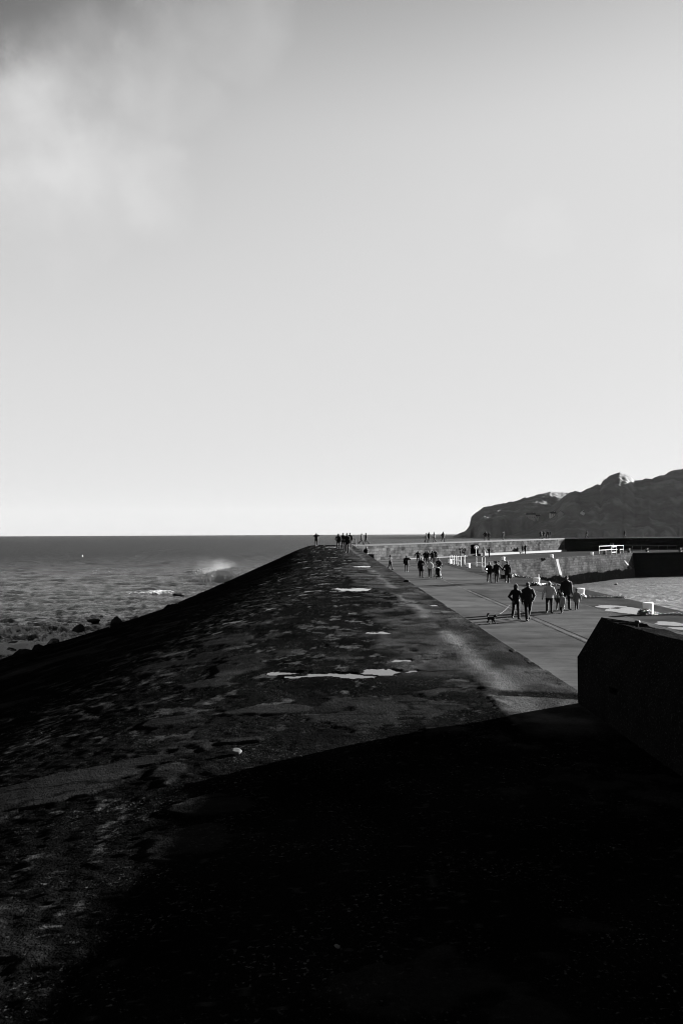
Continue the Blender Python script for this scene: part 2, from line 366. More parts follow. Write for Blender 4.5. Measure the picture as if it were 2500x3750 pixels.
# ------------------------------------------------------------------ geometry of the bend: sea wall and quay
def linept(A, dirv, px):
    """point of the plan line A + s*dir that stands in photo column px"""
    d = ray(px, 1955); s = (A[1] * d.x - A[0] * d.y) / (dirv[0] * d.y - dirv[1] * d.x)
    return s
B1 = G(1381, 2053, ZP); B2 = G(2066, 2019.6, ZP)
dw = Vector((B2.x - B1.x, B2.y - B1.y, 0)).normalized()
A24 = R(25); dw2 = Vector((math.cos(A24), math.sin(A24), 0))
nw = Vector((dw.y, -dw.x, 0)); nw2 = Vector((dw2.y, -dw2.x, 0))
S0 = -(B1.x - XE - .03) / dw.x; L1 = (B2 - B1).length
W0 = B1 + dw * S0
W3 = B2 + dw2 * 95
TOP0, TOP1 = 0.02, 0.46
def topz(s): return TOP0 + (TOP1 - TOP0) * min(max(s / L1, 0), 1)
def stone(t, out, h, co, mp, M_, NZ, RG, p, scale=1.0, weed=None, base=.034, var=.02, damp=None):
    uv = t.nodes.new('ShaderNodeUVMap'); nz = t.nodes.new('ShaderNodeTexNoise'); nz.inputs['Scale'].default_value = 1.1
    t.links.new(uv.outputs[0], nz.inputs['Vector'])
    vm = t.nodes.new('ShaderNodeVectorMath'); vm.operation = 'MULTIPLY_ADD'; vm.inputs[1].default_value = (.30, .16, 0)
    t.links.new(nz.outputs['Color'], vm.inputs[0]); t.links.new(uv.outputs[0], vm.inputs[2])
    def brick(w, hh, off):
        b = t.nodes.new('ShaderNodeTexBrick'); b.inputs['Scale'].default_value = scale; b.inputs['Brick Width'].default_value = w; b.inputs['Row Height'].default_value = hh
        b.inputs['Mortar Size'].default_value = .022; b.inputs['Mortar Smooth'].default_value = .35; b.inputs['Bias'].default_value = 0
        b.offset = off; b.squash = .62; b.squash_frequency = 3; b.offset_frequency = 2
        for i, c in ((0, 0), (1, 1), (2, .5)): b.inputs['Color%d' % (i + 1) if i < 2 else 'Mortar'].default_value = (c, c, c, 1)
        t.links.new(vm.outputs[0], b.inputs['Vector']); return b
    b1 = brick(1.05, .46, .5)
    sc = t.nodes.new('ShaderNodeSeparateColor'); t.links.new(b1.outputs['Color'], sc.inputs[0])
    mort = b1.outputs['Fac']
    nb = NZ(.8, 6, uv.outputs[0]); ns = NZ(5, 5, uv.outputs[0])
    v = M_('ADD', M_('MULTIPLY', sc.outputs[0], var), M_('MULTIPLY', nb, var * 1.3))
    v = M_('ADD', v, base - var * 1.1)
    v = M_('MULTIPLY', v, M_('ADD', .30, M_('MULTIPLY', ns, 1.4)))
    v = M_('MULTIPLY', v, RG(NZ(.33, 5, uv.outputs[0], .65), .34, .62, .62, 1.25))
    v = M_('MULTIPLY', v, M_('SUBTRACT', 1.0, M_('MULTIPLY', mort, .62)))
    sp = t.nodes.new('ShaderNodeSeparateXYZ'); t.links.new(uv.outputs[0], sp.inputs[0])
    if damp is not None:
        v = M_('MULTIPLY', v, RG(M_('ADD', sp.outputs[1], M_('MULTIPLY', ns, .8)), damp, damp + 2.4, .45, 1.0))
    hh = M_('ADD', M_('ADD', M_('MULTIPLY', M_('SUBTRACT', 1.0, mort), .9), M_('MULTIPLY', ns, .8)), M_('MULTIPLY', sc.outputs[0], .5))
    return v, hh
m_stone = mat('sea_wall_stone', rough=.9, spec=0.0, bump=.8, bdist=.06, build=lambda *a: stone(*a, base=.033, var=.030))
m_quay = mat('quay_stone', rough=.9, spec=0.0, bump=.8, bdist=.06, build=lambda *a: stone(*a, base=.029, var=.017, scale=1.05, damp=-6.6))
m_shaded = mat('shaded_stone', rough=.9, spec=0.0, bump=.8, bdist=.06, build=lambda *a: stone(*a, base=.006, var=.003))  # darker copy of the stone: shade of the unlit segments put into the colour
m_pale = mat('pale_concrete', .085, .8, .05, tone=.25, tscale=2.5, bump=.3, bscale=9)
m_dark = mat('dark_stone', .006, .8, .05, tone=.3, tscale=4)

# promenade sheet
Q0 = Vector((18.25, -14, ZP)); Q1 = G(1722, 2060.5, ZP); Q1.x = 18.25; 
Q2 = G(2315, 2025, ZP)
dq = (Q2 - Q1); dq.z = 0; LQ = dq.length; dq.normalize()
Q3 = Q2 + dw2 * 95
def prom(t, out, h, co, mp, M_, NZ, RG, p):
    m2 = t.nodes.new('ShaderNodeMapping'); m2.inputs['Scale'].default_value = (.05, .75, 1); t.links.new(co.outputs['Object'], m2.inputs[0])
    m3 = t.nodes.new('ShaderNodeMapping'); m3.inputs['Scale'].default_value = (.25, 1.2, 1); t.links.new(co.outputs['Object'], m3.inputs[0])
    m4 = t.nodes.new('ShaderNodeMapping'); m4.inputs['Scale'].default_value = (.02, .22, 1); t.links.new(co.outputs['Object'], m4.inputs[0])
    bands = NZ(1.0, 5, m2.outputs[0], .6); fine = NZ(3.0, 7, m3.outputs[0], .72); slab = NZ(1.0, 2, m4.outputs[0])
    v = M_('MULTIPLY', out, M_('ADD', .80, M_('MULTIPLY', bands, .40)))
    v = M_('MULTIPLY', v, M_('MULTIPLY', M_('ADD', .45, M_('MULTIPLY', fine, 1.1)), RG(NZ(.45, 5, None, .6), .3, .62, .72, 1.1)))
    v = M_('MULTIPLY', v, RG(slab, .36, .62, .82, 1.08))
    sp = t.nodes.new('ShaderNodeSeparateXYZ'); t.links.new(co.outputs['Object'], sp.inputs[0])
    # cast bays: every pour has its own tone, with a fine joint between
    ybay = M_('ADD', M_('DIVIDE', sp.outputs[1], 4.6), M_('MULTIPLY', M_('GREATER_THAN', sp.outputs[0], 9.7), .37))
    wnz = t.nodes.new('ShaderNodeTexWhiteNoise'); wnz.noise_dimensions = '2D'; cb = t.nodes.new('ShaderNodeCombineXYZ')
    t.links.new(M_('FLOOR', ybay, 0), cb.inputs[0]); t.links.new(M_('GREATER_THAN', sp.outputs[0], 9.7), cb.inputs[1]); t.links.new(cb.outputs[0], wnz.inputs['Vector'])
    v = M_('MULTIPLY', v, M_('ADD', .86, M_('MULTIPLY', wnz.outputs['Value'], .26)))
    fr = M_('ABSOLUTE', M_('SUBTRACT', M_('FRACT', ybay, 0), .5), 0)
    v = M_('MULTIPLY', v, RG(fr, .494, .4965, 1.0, .55))
    # darker, rougher margin beside the quay edge
    v = M_('MULTIPLY', v, RG(M_('ADD', sp.outputs[0], M_('MULTIPLY', NZ(2, 3), .1)), 14.25, 14.4, 1.0, .62))
    return v, M_('ADD', M_('MULTIPLY', NZ(60, 3), .25), M_('ADD', M_('MULTIPLY', bands, 2.2), M_('MULTIPLY', NZ(2.2, 4), .5)))
m_prom = mat('promenade_concrete', .047, .9, 0.0, bump=.55, bdist=.018, build=prom)
P = [Vector((XE + .02, -14, ZP)), Q0, Q1, Q2, Q3, W3 + nw2 * -.1, B2 - nw * .1, W0 - nw * .1, Vector((XE + .02, W0.y, ZP))]
tag(pymesh('promenade', [(p.x, p.y, ZP) for p in P], [tuple(range(len(P)))], m_prom), 'smooth concrete promenade along the harbour', kind='structure')
# joints that run along the promenade
m_joint = mat('joint_pale', .058, .9, .0, tone=.8, tscale=1.6, stretch=(1, .5, 1), bump=.6, bscale=12, bdist=.02)
m_jdark = mat('joint_dark', .012, .9, .0, tone=.4, tscale=5)
m_joint2 = mat('joint_thin', .06, .9, .0, tone=.8, tscale=1.2, stretch=(1, .5, 1))
def strip_mesh(name, x0, x1, y0, y1, z, m, wob=.02, step=.5, seed=1):
    ys = np.arange(y0, y1, step); w = fbm(ys * .6, ys * 0 + seed, 3, seed) * wob; w2 = fbm(ys * .9, ys * 0 + seed + 5, 3, seed) * wob
    V = [(x0 + a, y, z) for y, a in zip(ys, w)] + [(x1 + a, y, z) for y, a in zip(ys, w2)]
    n = len(ys); F = [(i, n + i, n + i + 1, i + 1) for i in range(n - 1)]
    return tag(pymesh(name, V, F, m), 'joint running along the promenade', kind='structure')
strip_mesh('path_joint', 9.52, 9.68, 6, 112, ZP + .004, m_joint, .05, seed=3)
strip_mesh('path_joint', 9.80, 9.84, 6, 60, ZP + .005, m_jdark, .02, seed=4)
strip_mesh('path_joint', 9.40, 9.43, 6, 60, ZP + .005, m_jdark, .02, seed=14)
strip_mesh('path_joint', 14.26, 14.34, 6, 112, ZP + .004, m_joint2, .03, seed=5)
# lighter stone kerb course along the quay edge
strip_mesh('path_joint', 17.55, 18.24, 4, 116, ZP + .004, mat('quay_edge_course', .026, .9, .0, tone=.6, tscale=3, bump=.5, bscale=6, bdist=.03), .05, seed=8)
for (px, py, rx, ry) in ((2300, 2236, 1.05, 2.1), (2235, 2222, .8, .9), (2450, 2284, .65, .8), (2495, 2302, .5, .5)):
    c = G(px, py, ZP); k = 60; V = [(c.x, c.y, ZP + .0035)]
    for i in range(k):
        a = 2 * math.pi * i / k; q = 1 + .45 * float(fbm(np.array(math.cos(a) * 1.4 + px), np.array(math.sin(a) * 1.4), 4, 5)); V.append((c.x + rx * q * math.cos(a), c.y + ry * q * math.sin(a), ZP + .0035))
    tag(pymesh('puddle', V, [(0, 1 + i, 1 + (i + 1) % k) for i in range(k)], m_pool), 'rain puddle on the promenade by the quay edge', kind='structure')

# ------------------------------------------------------------------ retaining wall below the deck edge (coping seen from above)
ys = np.concatenate([[-14], np.arange(2, 14, .09), np.arange(14, 123.4, .25)])
chip = np.maximum(fbm(ys * 1.3, ys * 0, 4, 15) - .2, 0) * .16; hz = fbm(ys * .7, ys * 0 + 3, 4, 16) * .012
PR = [(-.05, .004), (.0, .012), (0.022, .004), (.035, -.02), (.045, -.6), (.10, 2.45 * -1 - .05)]
V = []; 
for y, c, hh in zip(ys, chip, hz):
    for k, (dx, z) in enumerate(PR):
        f = c if k in (1, 2, 3) else 0
        V.append((XE + dx - f * .8, y, z + hh - (f * .35)))
nP = len(PR); F = [(i * nP + k, i * nP + k + 1, (i + 1) * nP + k + 1, (i + 1) * nP + k) for i in range(len(ys) - 1) for k in range(nP - 1)]
m_cop = mat('coping_concrete', .022, .9, .0, tone=.5, tscale=3, bump=.6, bscale=14, bdist=.03)
tag(pymesh('retaining_wall', V, F, m_cop, smooth=False), 'long concrete retaining wall with a chipped pale edge dropping from the upper deck to the promenade', 'wall')

# ------------------------------------------------------------------ parapet beside the camera (casts the big shadow)
YP = 8.12
def parapet_mesh():
    prof = [(2.40, -.2), (2.40, .47), (2.425, .50), (2.64, .852), (2.655, .86), (2.83, .86), (2.845, .845), (2.845, -2.5), (2.64, -2.5), (2.64, -.2)]
    ys = np.concatenate([[-14, -9], np.arange(-6, 7.0, .16), np.arange(7.0, YP + .001, .07)])
    V = []; n = len(prof)
    for y in ys:
        for k, (x, z) in enumerate(prof):
            top = k in (3, 4, 5, 6)
            a = float(fbm(np.array(y * 2.3), np.array(k * 3.7), 4, 19)); b = float(fbm(np.array(y * 3.1), np.array(k * 5.1 + 9), 4, 29))
            yy = y
            if y > YP - .9:
                q = (y - (YP - .9)) / .9
                yy = y - q * (max(0, (x - 2.64)) / .2 * .62)                 # end broken off at an angle
            V.append((x + a * (.034 if k < 7 and z > -.1 else 0), yy, z + b * (.030 if top else .004)))
    F = [(i * n + k, i * n + (k + 1) % n, (i + 1) * n + (k + 1) % n, (i + 1) * n + k) for i in range(len(ys) - 1) for k in range(n)]
    F.append(tuple(range(n))); F.append(tuple((len(ys) - 1) * n + k for k in range(n))[::-1])
    return V, F
m_par = mat('parapet_render', .007, .9, 0.0, tone=.8, tscale=3.5, bump=.9, bscale=26, bdist=.03)
def partop(t, out, h, co, mp, M_, NZ, RG, p):
    return M_('ADD', M_('MULTIPLY', out, M_('ADD', .5, NZ(40, 4))), M_('MULTIPLY', RG(NZ(60, 2), .56, .7), .02)), M_('ADD', NZ(22, 5), NZ(70, 3))
m_par = mat('parapet_render', .007, .9, 0.0, tone=.8, tscale=3.5, bump=.9, bdist=.03, build=partop)
V, F = parapet_mesh()
par = pymesh('parapet_wall', V, F, m_par)
bm = bmesh.new(); bm.from_mesh(par.data); bmesh.ops.recalc_face_normals(bm, faces=bm.faces[:]); bm.to_mesh(par.data); bm.free()
# two scuppers let slips of sunlight through
cut = MB()
for (px, py) in ((2320, 3155), (1840, 2752)):
    c = G(px, py, 0); t0 = (2.62 - c.x) / math.cos(R(SUN_AZ)); yc = c.y + t0 * math.sin(R(SUN_AZ)); zc = t0 * math.tan(R(SUN_EL))
    cut.box((-.5, -.075, -.028), (.5, .075, .028), R(SUN_AZ), (2.62, yc, zc))
co_ = cut.build('cutter', None)
md = par.modifiers.new('cut', 'BOOLEAN'); md.object = co_; md.operation = 'DIFFERENCE'; md.solver = 'EXACT'
bpy.context.view_layer.update()
me = bpy.data.meshes.new_from_object(par.evaluated_get(bpy.context.evaluated_depsgraph_get()))
par.modifiers.clear(); par.data = me; bpy.data.objects.remove(co_)
tag(par, 'low black parapet with a sloping broken end, standing on the deck edge in shadow', 'parapet')
c = G(2338, 2291, .86)
mb = MB().lathe([(.013, -.02), (.011, .022), (.022, .027), (.025, .038), (.022, .05), (.009, .053)], (2.72, c.y, .855), 14)
tag(mb.build('metal_peg', mat('peg_metal', .012, .6, .1), None, True), 'short metal peg with a round head on top of the black parapet', 'peg')

# ------------------------------------------------------------------ the sea wall beyond the bend
def wall_strip(A, dirv, s0, s1, zbot, ztopf, n, batter, nrm, ds=1.5, vpad=8, thick=1.2):
    ss = np.linspace(s0, s1, max(2, int((s1 - s0) / ds))); V = []; UV = []; F = []
    for s in ss:
        zt_ = ztopf(s)
        for k in range(n):
            q = k / (n - 1); z = zbot + (zt_ - zbot) * q; p = A + dirv * s + nrm * (batter * (1 - q))
            V.append((p.x, p.y, z)); UV.append((s, z))
        p = A + dirv * s - nrm * thick; V.append((p.x, p.y, zt_)); UV.append((s, zt_ + thick))
    m = n + 1
    F = [(i * m + k, (i + 1) * m + k, (i + 1) * m + k + 1, i * m + k + 1) for i in range(len(ss) - 1) for k in range(m - 1)]
    return V, F, UV
lowz = lambda s: topz(s) - .14
def s_at(px, A=B1, d=dw): return linept((A.x, A.y), (d.x, d.y), px)
s0, s1 = s_at(1721.5), s_at(1750.5)
ss = sorted(list(np.arange(S0, s0 - .3, 1.5)) + [s0, s0 + .3, s1 - .22, s1] + list(np.arange(s1 + 1, L1, 1.5)) + [L1]); V1 = []; F1 = []; U1 = []
for s in ss:
    for z in (ZP - .1, ZP + .38, ZP + 1.95, ZP + 2.12, topz(s)):
        if z == ZP + 2.12 and s in (s0, s1): z = ZP + 1.95 + .001
        p = B1 + dw * s; V1.append((p.x, p.y, z)); U1.append((s, z))
for i in range(len(ss) - 1):
    for k in range(4):
        if s0 <= ss[i] < s1 and k in (1, 2): continue
        F1.append((i * 5 + k, (i + 1) * 5 + k, (i + 1) * 5 + k + 1, i * 5 + k + 1))
V2, F2, U2 = wall_strip(B2, dw2, 0, 95, ZP - .1, lambda s: TOP1 + .001 * s, 4, .0, nw2)
off = len(V1)
sw = pymesh('sea_wall', V1 + V2, F1 + [tuple(i + off for i in f) for f in F2], m_stone, uv=U1 + [(a + L1, b) for a, b in U2])
sw.data.materials.append(m_shaded)
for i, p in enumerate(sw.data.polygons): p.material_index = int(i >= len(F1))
tag(sw, 'high stone block sea wall with sunlit masonry running round the bend of the pier', 'wall')
# coping, walkway on top, pale footing
ss = np.linspace(S0, L1, 60); V = []; 
for s in ss:
    p = B1 + dw * s; z = topz(s)
    for (o, dz) in ((.06, -.16), (.06, .03), (-4.2, .03), (-4.2, -8.0)):
        q = p + nw * o; V.append((q.x, q.y, z + dz))
for s in np.linspace(.3, 95, 30):
    p = B2 + dw2 * s; z = TOP1 + .001 * s
    for (o, dz) in ((.06, -.16), (.06, .03), (-4.2, .03), (-4.2, -8.0)):
        q = p + nw2 * o; V.append((q.x, q.y, z + dz))
n = len(V) // 4; F = [(i * 4 + k, (i + 1) * 4 + k, (i + 1) * 4 + k + 1, i * 4 + k + 1) for i in range(n - 1) for k in range(3)]
tag(pymesh('path', V, F, mat('walkway_concrete', .03, .8, .05, tone=.5, tscale=.8)), 'walkway on top of the sea wall', kind='structure')
def footing(s0, s1):
    V = []; ss = np.linspace(s0, s1, 40)
    for s in ss:
        p = B1 + dw * s
        for (o, z) in ((.02, ZP), (.02, ZP + .42), (.5, ZP + .40), (.56, ZP + .34), (.58, ZP - .02)):
            q = p + nw * o; V.append((q.x, q.y, z))
    n = len(ss); F = [(i * 5 + k, i * 5 + k + 1, (i + 1) * 5 + k + 1, (i + 1) * 5 + k) for i in range(n - 1) for k in range(4)]
    F += [(0, 4, 3, 2, 1), tuple((n - 1) * 5 + k for k in range(5))]
    return V, F
V, F = footing(s_at(1752), s_at(2064)); pymesh('footing', V, F, m_pale, sw)
V, F = footing(s_at(1478), s_at(1700)); F = F; 
fo = pymesh('footing', [(a, b, ZP + (c_ - ZP) * .35) for a, b, c_ in V], F, mat('low_footing', .06, .8, .05, tone=.4, tscale=2), sw)
# alcove, its inner shade put into a near-black colour, with a step in front of it
def alcove():
    pts = [(s0, .38), (s1, .38), (s1, 1.95), (s1 - .22, 2.12), (s0 + .3, 2.12), (s0, 1.95)]; V = []; F = []
    for o in (-.0, -1.5):
        for s, z in pts:
            q = B1 + dw * s + nw * o; V.append((q.x, q.y, ZP + z))
    n = len(pts); F = [tuple(range(n, 2 * n))] + [(i, (i + 1) % n, (i + 1) % n + n, i + n) for i in range(n)]
    return V, F
V, F = alcove(); pymesh('alcove', V, F, mat('recess_shade', .004, 1, 0), sw)
mb = MB()
for (a, b, hh, o) in ((s_at(1742), s_at(1757), .36, .95),):
    p = B1 + dw * ((a + b) / 2); mb.box((-(b - a) / 2, 0, 0), ((b - a) / 2, o, hh), math.atan2(dw.y, dw.x) + math.pi, (p.x, p.y, ZP))
mb.build('step', m_dark, sw)

# ------------------------------------------------------------------ quay wall above the harbour water
V1, F1, U1 = wall_strip(Q1 + dq * 0, dq, -9, LQ, ZS - 1.5, lambda s: ZP - .003, 12, .55, Vector((dq.y, -dq.x, 0)), thick=1.0)
V2, F2, U2 = wall_strip(Q2, dw2, 0, 95, ZS - 1.5, lambda s: ZP - .003, 8, .55, nw2, thick=1.0)
off = len(V1)
qw = pymesh('quay_wall', V1 + V2, F1 + [tuple(i + off for i in f) for f in F2], m_quay, uv=U1 + [(a + LQ, b) for a, b in U2])
qw.data.materials.append(m_shaded)
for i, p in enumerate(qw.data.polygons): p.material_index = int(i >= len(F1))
tag(qw, 'sunlit stone quay wall with a dark weed fringe rising from the harbour water', 'wall')
# near quay face (seen only from other places)
mb = MB().add([(18.25, -14, ZP - .002), (18.25, Q1.y, ZP - .002), (18.5, Q1.y, ZS - 1.5), (18.5, -14, ZS - 1.5)], [(0, 1, 2, 3)])
pymesh('face', mb.V, mb.F, m_dark, qw)
nq = Vector((dq.y, -dq.x, 0))
# weed fringe: hanging clumps with a ragged top edge
V = []; F = []
for k in range(3400):
    s = random.uniform(2, LQ - .3); t0 = random.random() ** .6; ztop = ZS + 1.75 * t0 + .45 * float(fbm(np.array(s * .3), np.array(0.), 4, 3)) + random.uniform(-.1, .1)
    wd = random.uniform(.035, .13); ln = random.uniform(.25, .75)
    ob = .55 * (1 - (ztop - (ZS - 1.5)) / (ZP - ZS + 1.5)) + .02
    p = Q1 + dq * s; b = len(V)
    for (ds, dz, o) in ((-wd, 0, 0), (0, .06, .1), (wd, 0, 0), (wd * .8 + random.uniform(-.08, .08), -ln, .02), (random.uniform(-.06, .06), -ln - .2, .09), (-wd * .8 + random.uniform(-.08, .08), -ln, .02)):
        q = p + dq * ds + nq * (ob + o + .08); V.append((q.x, q.y, ztop + dz))
    F += [(b, b + 1, b + 4, b + 5), (b + 1, b + 2, b + 3, b + 4)]
wd_ = pymesh('weed_fringe', V, F, mat('wet_weed', .007, .4, .3, tone=.8, tscale=3), qw); wd_['kind'] = 'stuff'
# pale lime-washed band and pale rubble scar on the quay wall
def wallpatch(pts, name, m, o=.03):
    V = [];
    for (px, py) in pts:
        s = linept((Q1.x, Q1.y), (dq.x, dq.y), px); p = Q1 + dq * s; dd = ray(px, py); z = CZ + dd.z * (p.y / dd.y)
        q = p + nq * (o + .55 * (1 - (z - (ZS - 1.5)) / (ZP - ZS + 1.5))); V.append((q.x, q.y, z))
    n = len(V); pe = [Vector(v) - nq * .25 for v in V]
    F = [tuple(range(n))[::-1]] + [(i, (i + 1) % n, (i + 1) % n + n, i + n) for i in range(n)]
    return pymesh(name, V + [tuple(p) for p in pe], F, m, qw)
m_lime = mat('lime_wash', .07, .8, .05, tone=.5, tscale=2.2, bump=.5, bscale=3, bdist=.05)
wallpatch([(2032.5, 2047.2), (2041.5, 2046.6), (2042.5, 2062), (2045.5, 2080), (2050, 2100), (2049, 2117), (2045.5, 2118), (2040, 2098), (2035, 2070)], 'lime_band', m_lime)
wallpatch([(2279, 2052), (2283, 2052), (2289, 2060), (2297, 2068), (2305, 2078), (2313, 2088), (2314, 2098), (2309, 2101), (2303, 2092), (2297, 2076), (2288, 2066)], 'rubble_scar', m_lime, .06)

# stone steps from the promenade to the deck, against the retaining wall
mb = MB()
for k in range(9):
    mb.box((XE + .12, 77.2 + k * .62, ZP - .05), (XE + 1.05, 77.2 + (k + 1) * .62 + .004 * k, -.22 - (k if k < 4 else 4) * .26 - max(0, k - 4) * .24))
tag(mb.build('stone_steps', m_cop), 'stone steps climbing the retaining wall, mostly hidden below the deck edge', 'steps')

# ================================================================== the sea
def sea_mesh():
    th = np.radians(np.concatenate([np.linspace(-52, -26, 90)[:-1], np.linspace(-26, 26, 620)[:-1], np.linspace(26, 52, 90)]))
    pxr = np.concatenate([1 / np.linspace(1 / 14., 1 / 40., 60)[:-1], 9.1 * FPX / np.arange(9.1 * FPX / 40, 3.0, -1.6)])
    pxr = np.concatenate([pxr, [9500]])
    r = pxr[:, None]; X = r * np.sin(th)[None]; Y = r * np.cos(th)[None]
    Z = np.zeros_like(X); DX = np.zeros_like(X); DY = np.zeros_like(X)
    dr = np.gradient(pxr)[:, None]
    # sheltered harbour: inside the bend
    inh = ((X > 17) & (Y < 260)).astype(float)
    amp = 1 - .70 * inh
    g = np.random.default_rng(3); wind = R(248)               # waves run in towards the pier and the camera
    for i in range(150):
        lam = .8 * (17 / .8) ** (g.random() ** 1.5); k = 2 * math.pi / lam
        th_ = wind + g.normal() * (.55 if lam > 8 else .85)
        a = .0092 * lam ** .55 * (.5 + g.random()); ph = g.random() * 6.28
        kx, ky = math.cos(th_) * k, math.sin(th_) * k
        # fade a wave where the mesh cannot hold it
        att = sst(.75, .38, dr * abs(math.sin(th_)) / lam + r * .0014 * abs(math.cos(th_)) / lam)
        q = kx * X + ky * Y + ph + 1.2 * fbm(X * .02, Y * .02, 2, i % 5)
        s = np.sin(q); c = np.cos(q)
        Z += a * att * c; DX -= a * .75 * att * s * math.cos(th_); DY -= a * .75 * att * s * math.sin(th_)
    grp = .55 + .9 * vn(X * .03, Y * .018, 5)
    Z *= amp * grp; DX *= amp * grp; DY *= amp * grp
    foam = sst(.34, .62, Z / (.05 + np.abs(Z).max() * .55) + .25 * fbm(X * .7, Y * .7, 3, 8)) * .0 * (1 - inh)
    fine = fbm(X * 1.5, Y * 1.5, 5, 12); lace = np.abs(fbm(X * 2.2 + 3, Y * 1.6, 5, 14, .62))
    def surf(px, py, rx, ry, k=1.0):
        c = G(px, py, ZS); d = ((X - c.x) / rx) ** 2 + ((Y - c.y) / ry) ** 2
        return k * np.exp(-d)
    z0 = surf(20, 2385, 7, 3.6, 1.5) + surf(110, 2390, 6, 3.2, 1.25) + surf(190, 2350, 3.5, 5, 1.1) + surf(15, 2315, 5, 3.6, .9) + surf(556, 2170, 4.0, 3.2, 1.05) + surf(602, 2162, 1.2, 2.0, 1.3) + surf(330, 2310, 2.4, 2, .5)
    z0 = z0 + surf(150, 2262, 9, 3, .22) + surf(800, 2110, 4, 10, .5) + surf(250, 2295, 2.5, 2, .6) + surf(60, 2360, 3.2, 2.2, .8)
    foam = np.maximum(foam, sst(.22, .62, z0 - 2.0 * lace + .28 * fine - .02))
    caps = sst(.62, .74, vn(X * .12, Y * .05, 44)) * sst(.70, .80, vn(X * .9, Y * .45, 45)) * .5 * (1 - inh) * sst(120, 200, Y)
    Z = Z + .07 * foam * (.5 + fine)
    chop = .06 + (.03 + .43 * sst(70, 420, r + 0 * X)) * (1 - inh) + .36 * inh
    return np.stack([X + DX, Y + DY, ZS + Z], -1).reshape(-1, 3), gridq(*X.shape)[:, ::-1], np.maximum(foam, caps * .15).ravel(), chop.ravel(), (1 - .35 * inh).ravel()
V, Q, fo_, ch_, op_ = sea_mesh()
SEA_SPEC = .34
def seab(t, out, h, co, mp, M_, NZ, RG, p):
    f = t.nodes.new('ShaderNodeAttribute'); f.attribute_name = 'foam'; f = f.outputs['Fac']
    p.inputs['IOR'].default_value = 1.333
    ch = t.nodes.new('ShaderNodeAttribute'); ch.attribute_name = 'chop'
    t.links.new(M_('ADD', ch.outputs['Fac'], M_('MULTIPLY', f, .5)), p.inputs['Roughness'])
    m2 = t.nodes.new('ShaderNodeMapping'); m2.inputs['Rotation'].default_value = (0, 0, R(-10)); m2.inputs['Scale'].default_value = (.75, 1.7, 1); t.links.new(co.outputs['Object'], m2.inputs[0])
    calm = t.nodes.new('ShaderNodeAttribute'); calm.attribute_name = 'open'
    t.links.new(M_('SUBTRACT', 1.0, M_('MULTIPLY', calm.outputs['Fac'], .85)), p.inputs['Specular IOR Level'])
    hh = M_('ADD', M_('MULTIPLY', NZ(1.7, 5, m2.outputs[0], .62), .8), M_('MULTIPLY', NZ(.22, 3, m2.outputs[0]), 1.6))
    return M_('ADD', M_('MULTIPLY', f, .34), .003), M_('MULTIPLY', hh, calm.outputs['Fac'])
m_sea = mat('sea_water', .004, .07, SEA_SPEC, bump=1.0, bdist=.75, build=seab)
sea = npmesh('sea', V, Q, m_sea, attrs={'foam': fo_, 'chop': ch_, 'open': op_})
tag(sea, 'open sea with small waves and the calmer harbour water', kind='structure')

# spray thrown up where waves hit the slope: droplets
def spray(pts, name):
    V = []; F = []
    for (p, r) in pts:
        b = len(V)
        for q in ((1, 0, -.6), (-.5, .87, -.6), (-.5, -.87, -.6), (0, 0, 1)):
            V.append((p[0] + q[0] * r, p[1] + q[1] * r, p[2] + q[2] * r * 1.3))
        F += [(b, b + 1, b + 2), (b, b + 1, b + 3), (b + 1, b + 2, b + 3), (b + 2, b, b + 3)]
    o = pymesh(name, V, F, m_spray); tag(o, 'white sea spray thrown up by a breaking wave', kind='stuff'); return o
m_spray = bpy.data.materials.new('spray_drops'); m_spray.use_nodes = True; _t = m_spray.node_tree; _t.nodes.remove(_t.nodes['Principled BSDF'])
_a = _t.nodes.new('ShaderNodeBsdfTranslucent'); _b = _t.nodes.new('ShaderNodeBsdfDiffuse'); _m = _t.nodes.new('ShaderNodeMixShader'); _a.inputs[0].default_value = (.6,) * 3 + (1,); _b.inputs[0].default_value = (.6,) * 3 + (1,)
_t.links.new(_a.outputs[0], _m.inputs[1]); _t.links.new(_b.outputs[0], _m.inputs[2]); _t.links.new(_m.outputs[0], _t.nodes['Material Output'].inputs[0])
# fine mist hanging in the plume
m_mist = bpy.data.materials.new('spray_mist'); m_mist.use_nodes = True; _t = m_mist.node_tree; _t.nodes.remove(_t.nodes['Principled BSDF'])
_v = _t.nodes.new('ShaderNodeVolumePrincipled'); _v.inputs['Color'].default_value = (.95, .95, .95, 1); _v.inputs['Anisotropy'].default_value = .5
_c = _t.nodes.new('ShaderNodeTexCoord'); _n = _t.nodes.new('ShaderNodeTexNoise'); _n.inputs['Scale'].default_value = .9; _n.inputs['Detail'].default_value = 5; _t.links.new(_c.outputs['Object'], _n.inputs['Vector'])
_l = _t.nodes.new('ShaderNodeVectorMath'); _l.operation = 'LENGTH'; _s2 = _t.nodes.new('ShaderNodeVectorMath'); _s2.operation = 'MULTIPLY_ADD'; _s2.inputs[1].default_value = (2, 2, 2); _s2.inputs[2].default_value = (-1, -1, -1); _t.links.new(_c.outputs['Generated'], _s2.inputs[0]); _t.links.new(_s2.outputs[0], _l.inputs[0])
_r = _t.nodes.new('ShaderNodeMapRange'); _r.interpolation_type = 'SMOOTHSTEP'; _t.links.new(_l.outputs['Value'], _r.inputs[0])
for _i, _q in enumerate((.15, .95, 1.0, 0.0)): _r.inputs[_i + 1].default_value = _q
_r2 = _t.nodes.new('ShaderNodeMapRange'); _r2.interpolation_type = 'SMOOTHSTEP'; _t.links.new(_n.outputs[0], _r2.inputs[0])
for _i, _q in enumerate((.28, .74, 0.0, 1.0)): _r2.inputs[_i + 1].default_value = _q
